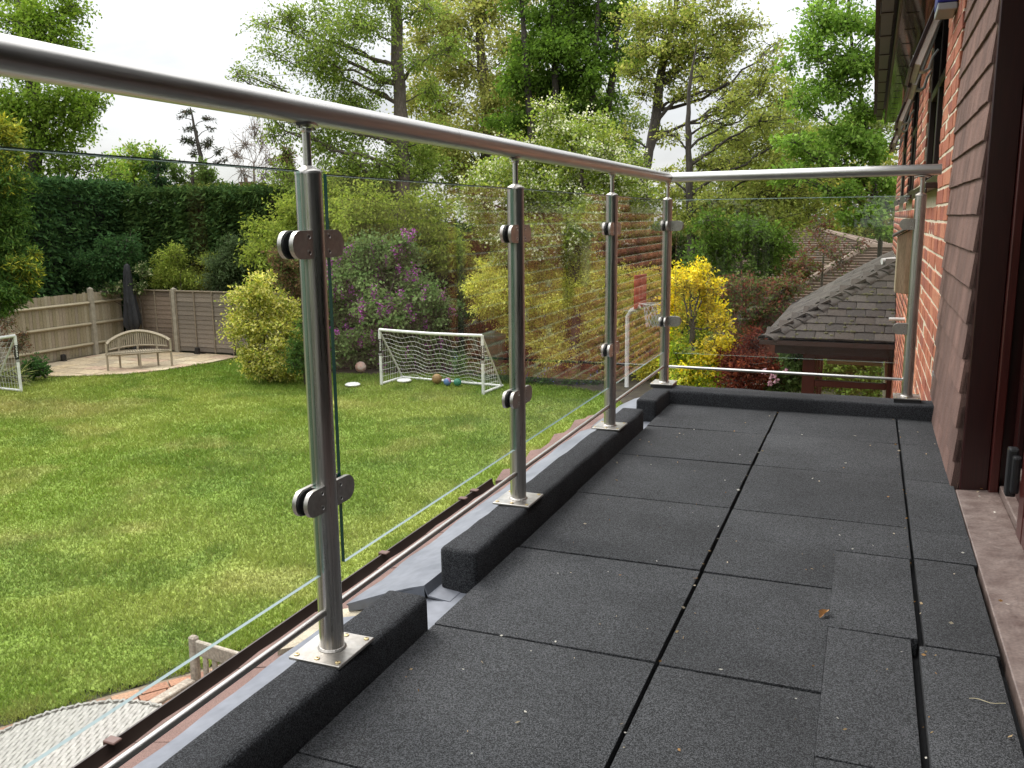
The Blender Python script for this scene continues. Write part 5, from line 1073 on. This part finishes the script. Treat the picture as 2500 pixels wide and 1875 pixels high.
# clipped conifer hedges
def hedge(name, lab, a, c, th_, h0, h1, n, cols):
    a = np.array(a, float); c = np.array(c, float); d = c-a; Ln = np.linalg.norm(d); d /= Ln; nr = np.array([d[1], -d[0]])
    e = empty(name, (*((a+c)/2), GZ), lab, 'hedge', 'tall clipped conifer hedges')
    q = MB(); q.hexa([(a[0]+d[0]*u*Ln+nr[0]*v_*th_*.25, a[1]+d[1]*u*Ln+nr[1]*v_*th_*.25, z) for u in (0.04, .96) for v_ in (-1, 1) for z in (GZ, h0-.35 if u < .5 else h1-.35)]); q.build('shade_core', mat('hedge_core_shade', (.012, .014, .008), 1.0) if 'hedge_core_shade' not in bpy.data.materials else bpy.data.materials['hedge_core_shade'], e)  # near-black inner box painted as the shade between the hedge leaves
    u = rng.random(n); face = rng.random(n); bul = .22*(fbm(u*Ln*.9, face*7, 77)-.5)
    z = np.where(face < .80, GZ+(h0+(h1-h0)*u-GZ)*rng.random(n)**.9, h0+(h1-h0)*u+.05*rng.normal(size=n)); z = z-np.where(face < .8, 0, .03)
    v_ = np.where(face < .80, np.where(rng.random(n) < .85, 1, -1)*(th_/2), (rng.random(n)*2-1)*th_/2); rag = fbm(u*Ln*1.3, z*1.3, 51)-.5; v_ = v_+np.where(face < .8, rag*.55+.06*rng.normal(size=n), 0); z = z+np.where(face >= .8, .14*(fbm(u*Ln*2, v_*2, 55)-.5), 0)
    en = (face < .8) & (rng.random(n) < .10); u = np.where(en, np.where(rng.random(n) < .5, .0, 1.0)+.01*rng.normal(size=n), u); v_ = np.where(en, (rng.random(n)*2-1)*th_/2, v_)
    P = np.c_[a[0]+d[0]*u*Ln+nr[0]*v_, a[1]+d[1]*u*Ln+nr[1]*v_, z]; ax = unit(np.c_[np.outer(np.sign(v_), nr)*.6, np.full(n, -.25)]+rng.normal(size=(n, 3))*.55)
    tone = .55+1.0*np.clip(fbm(u*Ln*2.2, z*2.2, 61), 0, 1); leafmesh('foliage', P, ax, .16, .32, pick(cols, n, tone), e, CONI)
HC = [(.045, .080, .024), (.033, .064, .02), (.062, .10, .028)]
hedge('conifer_hedge', 'tall dark green clipped conifer hedge behind the back fence', (-23.0, 20.9), (-15.4, 20.9), 1.6, 1.75, 1.70, 60000, HC)
hedge('conifer_hedge', 'lighter olive clipped hedge further back right of the dark hedge', (-22.0, 24.6), (-13.5, 24.6), 1.5, 1.98, 1.93, 26000, [(.085, .11, .026), (.07, .095, .024), (.12, .135, .03)])
hedge('conifer_hedge', 'dark feathery conifer hedge behind the left fence', (-21.0, 9.0), (-21.0, 20.5), 1.6, 2.05, 1.95, 55000, [(.036, .075, .025), (.05, .095, .03), (.028, .06, .022)])
hedge('boundary_hedge', 'dark green boundary hedge closing the border behind lilac and yellow shrub', (-15.2, 22.3), (-3.5, 22.3), 1.8, .75, .45, 52000, [(.045, .075, .02), (.065, .10, .028), (.085, .085, .03)])
GOLDC = [(.055, .105, .022), (.04, .08, .02), (.085, .135, .028)]; GOLDT = [(.32, .30, .04), (.22, .24, .035), (.13, .17, .03)]
plant('golden_conifer', 'tall feathery conifer with golden tips at the left edge', 'tree', base_of(-110, 18.6), tr([(-110, None), (-60, 500), (-20, 330)], 18.6, [.12, .08, .03]),
      [K(a, b, 18.6, r_, 1.5, c) for a, b, r_, c in ((5, 315, 40, GOLDT), (25, 340, 30, GOLDT), (-20, 370, 50, GOLDT), (15, 385, 45, GOLDT+GOLDC), (-10, 430, 60, GOLDC+GOLDT), (25, 450, 50, GOLDC), (0, 500, 62, GOLDC), (30, 530, 52, GOLDC), (-5, 570, 70, GOLDC), (35, 600, 55, GOLDC), (10, 650, 70, GOLDC), (55, 655, 42, GOLDC+GOLDT), (-20, 700, 70, GOLDC), (40, 705, 42, GOLDC), (88, 665, 18, GOLDT), (80, 625, 22, GOLDC+GOLDT), (72, 700, 24, GOLDC+GOLDT), (-30, 620, 60, GOLDC), (10, 735, 36, GOLDC))], GOLDC, .13, .24, 3.0, bark=BARKD, m_=CONI, droop=.1, limbr=.2)
# shrubs along the borders
def shrub(lab, px, D, lst, cols, size=.07, asp=.55, lai=3.0, name='shrub', group=None, **kw):
    b0 = base_of(px, D); return plant(name, lab, 'shrub', b0, [(np.array(b0), .035), (at(px, lst[0][1]+20, D), .015)], KS(D, lst), cols, size, asp, lai, group=group, limbr=.25, twigr=.005, **kw)
GS = 'border shrubs'
shrub('bright green feathery shrub rising above the lap fence', 440, 20.4*1.2, [(450, 650, 60), (405, 670, 50), (480, 690, 45), (420, 620, 35), (520, 630, 30)], YG, .09, .35, group=GS)
shrub('grey-green shrub above the fence, left of the first post', 560, 24.2, [(555, 640, 50), (580, 600, 40), (540, 690, 45), (600, 660, 50), (620, 610, 40), (590, 700, 45)], [(.085, .125, .055), (.11, .15, .07), (.07, .10, .04)], .08, group=GS)
shrub('dark climber spilling over the closeboard fence', 250, 24.6, [(220, 650, 55), (280, 620, 55), (330, 650, 45), (180, 690, 45), (310, 590, 35), (255, 690, 40), (150, 660, 50)], [(.035, .075, .028), (.05, .10, .035), (.06, .12, .04)], .09, group=GS)
shrub('ivy with pale leaf edges on top of the fence beside the parasol', 340, 24.3, [(338, 700, 22), (300, 705, 22), (265, 708, 22), (235, 712, 16), (345, 660, 24), (210, 716, 14)], [(.10, .15, .05), (.30, .31, .17), (.07, .11, .035)], .08, .8, group=GS)
shrub('variegated yellow evergreen shrub at the patio corner', 640, 19.6, [(620, 735, 62), (600, 800, 52), (660, 790, 62), (640, 695, 42), (690, 850, 52), (625, 860, 48), (580, 775, 32), (705, 760, 42), (655, 740, 50), (650, 880, 40), (690, 895, 34), (615, 885, 30), (720, 820, 40), (640, 908, 26), (668, 908, 26), (700, 910, 30), (608, 902, 22), (735, 900, 26)], [(.50, .46, .11), (.34, .35, .07), (.55, .52, .20), (.20, .25, .05)], .075, .6, 3.2, group=GS)
shrub('russet-tipped green shrub behind the first post', 715, 20.4, [(720, 690, 50), (745, 740, 50), (700, 650, 40), (760, 680, 40), (690, 620, 40), (750, 630, 40)], [(.17, .10, .06), (.10, .13, .04), (.13, .09, .05)], .08, group=GS)
shrub('low dark green shrub under the variegated shrub', 735, 19.0, [(735, 850, 42), (760, 800, 40), (750, 885, 30), (715, 890, 24), (770, 860, 40)], [(.05, .095, .025), (.07, .12, .03)], .08, group=GS)
LIL = [(.145, .215, .075), (.19, .26, .10), (.11, .17, .058)]
plant('lilac', 'lilac bush covered in purple flower spikes behind the goal', 'shrub', base_of(950, 21.3), [(np.array(base_of(950, 21.3)), .06), (at(950, 720, 21.3), .03)],
      KS(21.3, [(870, 650, 75), (960, 655, 78), (1025, 705, 70), (850, 745, 75), (940, 760, 85), (1045, 790, 62), (870, 835, 65), (960, 845, 65), (1045, 860, 55), (805, 700, 40), (815, 810, 48), (905, 600, 52), (1080, 740, 50), (990, 600, 45), (1095, 830, 40), (905, 880, 42), (985, 880, 42), (845, 870, 40), (1060, 875, 40), (800, 865, 40), (1110, 870, 40), (790, 760, 36)]), LIL, .10, .6, 3.0, flow=('flower_spikes', 230, .046, [(.36, .08, .33), (.42, .14, .40), (.25, .05, .22), (.50, .22, .47)], 55, .036, 2.3), group='flowering trees and shrubs')
YEL = [(.60, .585, .13), (.47, .49, .10), (.66, .63, .17), (.33, .38, .075)]
shrub('large yellow-green shrub arching over the border right of the goal', 1330, 20.2, [(1235, 700, 70), (1190, 745, 50), (1320, 680, 72), (1400, 740, 82), (1300, 775, 82), (1420, 820, 72), (1250, 805, 55), (1350, 850, 62), (1490, 760, 72), (1475, 845, 60), (1200, 655, 36), (1285, 640, 45), (1545, 830, 46), (1440, 690, 60), (1510, 690, 56), (1170, 700, 40), (1540, 750, 55), (1570, 690, 45), (1450, 640, 45), (1370, 640, 45), (1590, 780, 45)], YEL, .075, .38, 3.3, group=GS)
shrub('added shrub with shade painted in its leaves filling the border behind the yellow shrub', 1330, 21.4, [(1200, 780, 80), (1320, 800, 90), (1430, 800, 90), (1120, 800, 70), (1500, 820, 70), (1260, 870, 60), (1150, 870, 60), (1380, 880, 60)], [(.022, .04, .012), (.03, .05, .015), (.04, .035, .018)], .1, group=GS)  # bush added for darkness; near-black leaf colours carry the border's shade
shrub('orange-tinged yellow shrub behind the basketball pole', 1590, 19.6, [(1580, 690, 50), (1610, 760, 60), (1570, 820, 55), (1620, 840, 55), (1640, 700, 45), (1600, 890, 55)], [(.58, .50, .08), (.50, .46, .08), (.36, .38, .07)], .075, .45, 3.4, group=GS)
GOLD = [(.62, .48, .04), (.54, .45, .045), (.44, .42, .055), (.68, .54, .08)]; GIN = [(.16, .26, .03), (.24, .30, .04), (.38, .37, .045)]
D_ = 11.0
plant('golden_shrub', 'large golden yellow shrub just beyond the corner post', 'shrub', base_of(1690, D_), [(np.array(base_of(1690, D_)), .06), (at(1690, 800, D_), .03)],
      [K(a, b, D_, r_, 1.0, c) for a, b, r_, c in ((1690, 690, 60, GOLD), (1655, 690, 40, GOLD), (1735, 700, 36, GOLD), (1730, 760, 52, GOLD), (1665, 770, 55, GOLD+GIN), (1760, 790, 32, GOLD), (1700, 830, 60, GIN), (1745, 850, 46, GOLD), (1650, 860, 50, GIN), (1700, 900, 60, GIN+GOLD), (1650, 930, 52, GIN+YEL), (1750, 920, 46, GIN), (1715, 655, 30, GOLD), (1770, 830, 24, GOLD), (1720, 960, 55, GIN), (1640, 740, 40, GOLD), (1760, 880, 30, GOLD))], GOLD, .05, .5, 3.0, twigr=.004, group=GS)
shrub('dark red maple shrub below the end rail', 1830, 10.6, [(1830, 885, 62), (1795, 930, 52), (1880, 905, 45), (1785, 885, 40), (1850, 950, 50), (1900, 950, 40), (1840, 830, 40)], [(.105, .028, .02), (.15, .045, .03), (.075, .02, .016), (.20, .07, .04)], .05, .4, group=GS)
shrub('mixed bronze and green shrub above the dark red maple', 1840, 13, [(1850, 760, 60), (1830, 700, 52), (1900, 740, 52), (1795, 760, 42), (1880, 800, 50), (1810, 820, 42), (1920, 690, 45), (1780, 700, 36)], [(.14, .075, .05), (.085, .11, .035), (.16, .06, .045), (.12, .14, .05)], .06, .45, 2.6, group=GS)
shrub('dark green leafy tree between golden shrub and neighbour roof', 1810, 15.5, [(1780, 600, 65), (1850, 640, 70), (1905, 615, 60), (1820, 560, 60), (1725, 600, 52), (1700, 640, 42), (1760, 660, 50), (1880, 570, 50), (1720, 540, 50, .7)], [(.075, .13, .024), (.105, .17, .036), (.06, .10, .02)], .08, .55, group=GS)
shrub('bronze-leaved slender tree in front of the neighbour roof', 2010, 15, [(2010, 600, 46, .6), (2055, 640, 40, .5), (1960, 650, 50, .8), (2000, 550, 36, .4), (1930, 670, 45, .8), (2090, 600, 30, .4)], [(.13, .05, .035), (.10, .12, .035), (.15, .07, .05)], .07, .5, 2.2, group=GS)
rs = shrub('rose bush with pink blooms beside the garden room', 1930, 10.4, [(1935, 880, 42), (1905, 925, 42), (1955, 935, 42), (1925, 850, 32), (1960, 900, 34), (1890, 960, 36)], [(.115, .175, .06), (.09, .14, .045), (.15, .21, .08)], .055, .65, flow=('rose_blooms', 0, .02, [(.6, .3, .4)], 4, .02, 1) if False else None, group=GS)
for k, (px, py) in enumerate(((1886, 919), (1896, 929), (1879, 936), (1866, 906), (1917, 908))):
    c = at(px, py, 10.05); n = 34; u = unit(rng.normal(size=(n, 3))); leafmesh('rose_bloom', c+u*.014, unit(u+rng.normal(size=(n, 3))*.4), .026, .9, pick([(.55, .36, .42), (.60, .45, .49), (.48, .28, .35)], n), rs, PETAL)
shrub('green bush seen through the garden room windows', 2090, 15.5, [(2040, 900, 50), (2100, 895, 52), (2150, 915, 50), (2080, 950, 50), (2000, 930, 50), (2060, 860, 46), (2130, 860, 46), (2160, 960, 50)], FRESH+MIDG, .08, .6, group=GS)
shrub('low strap-leaved plants with blue flowers under the yellow shrub', 1350, 19.3, [(1290, 915, 26), (1340, 920, 28), (1400, 925, 28), (1450, 925, 28), (1240, 908, 24), (1180, 895, 24), (1120, 885, 24), (1500, 920, 30)], [(.05, .10, .03), (.07, .13, .035), (.10, .16, .05)], .16, .14, 2.4, flow=('blue_flowers', 26, .03, [(.16, .18, .50), (.22, .24, .58)], 10, .03, 1.5), group=GS)
shrub('bushy dark green plant beside the goal at the left edge', 90, 20.2, [(85, 885, 30), (65, 905, 26), (100, 905, 22)], [(.045, .095, .03), (.06, .12, .035)], .09, group=GS)
shrub('pale striped strap-leaved plant behind the left goal', 30, 19.6, [(20, 910, 30, .7), (50, 925, 24, .7), (-10, 915, 30, .7)], [(.30, .32, .12), (.16, .20, .06), (.38, .38, .18)], .34, .07, 2.4, group=GS)
shrub('thin reddish brown shrub against the left fence', 30, 20.3, [(25, 830, 34, .5), (55, 815, 24, .35), (10, 780, 30, .5), (50, 850, 26, .5)], [(.12, .08, .04), (.09, .10, .04), (.17, .08, .05)], .08, .35, 1.8, group=GS)

# ================================================================== small litter on the terrace
n = 230; lx = rng.uniform(-.78, .28, n); ly = .9+3.0*rng.random(n)**1.2
ex = rng.random(n) < .45; lx = np.where(ex & (rng.random(n) < .6), np.where(rng.random(n) < .5, .139, -.328)+rng.normal(size=n)*.006, lx); lx[:26] = rng.uniform(.29, .37, 26); lz = np.where(lx > .286, .010, .003)
P = np.c_[lx, ly, lz]; ax = unit(np.c_[rng.normal(size=(n, 2)), .12*rng.random(n)]); cols = pick([(.42, .36, .26), (.34, .25, .14), (.5, .48, .42), (.24, .14, .06)], n)
o = leafmesh('blossom_litter', P, ax, .008, .55, cols, None, PETAL, .2); tag(o, 'scattered dry petals and bud scales on the terrace tiles', 'litter', kind='stuff')
q = MB(); v = []; nn = 9
for i in range(nn):
    t = i/(nn-1); w_ = .011*math.sin(math.pi*(t*.92+.04))*(1+.25*math.sin(i*2.3))
    for sgn in (-1, 0, 1): v.append((-.045+.030*(t-.5)*.5+sgn*w_*.8, 1.855+.032*(t-.5)+sgn*w_*.3, .004+.010*abs(sgn)*math.sin(math.pi*t)+.006*t*t))
q.add(v, [(3*i+j, 3*i+j+1, 3*i+j+4, 3*i+j+3) for i in range(nn-1) for j in range(2)]); tag(q.build('dry_leaf', mat('dry_leaf', (.40, .23, .09), .7, 0, (.26, .13, .05), 90), None, True), 'curled tan dry leaf lying on the dark rubber tiles', 'leaf')
q = MB(); q.tube([(.205+.008*k, 1.60+.004*math.sin(k*1.1), .003) for k in range(8)], .0006, 5); tag(q.build('straw', mat('straw', (.55, .48, .30), .7), None), 'thin pale straw lying on the tile by the door sill', 'straw')
print('leaves', NLEAF[0], 'tris', sum(len(o.data.loop_triangles) if hasattr(o.data, 'loop_triangles') else 0 for o in bpy.data.objects if o.type == 'MESH'))
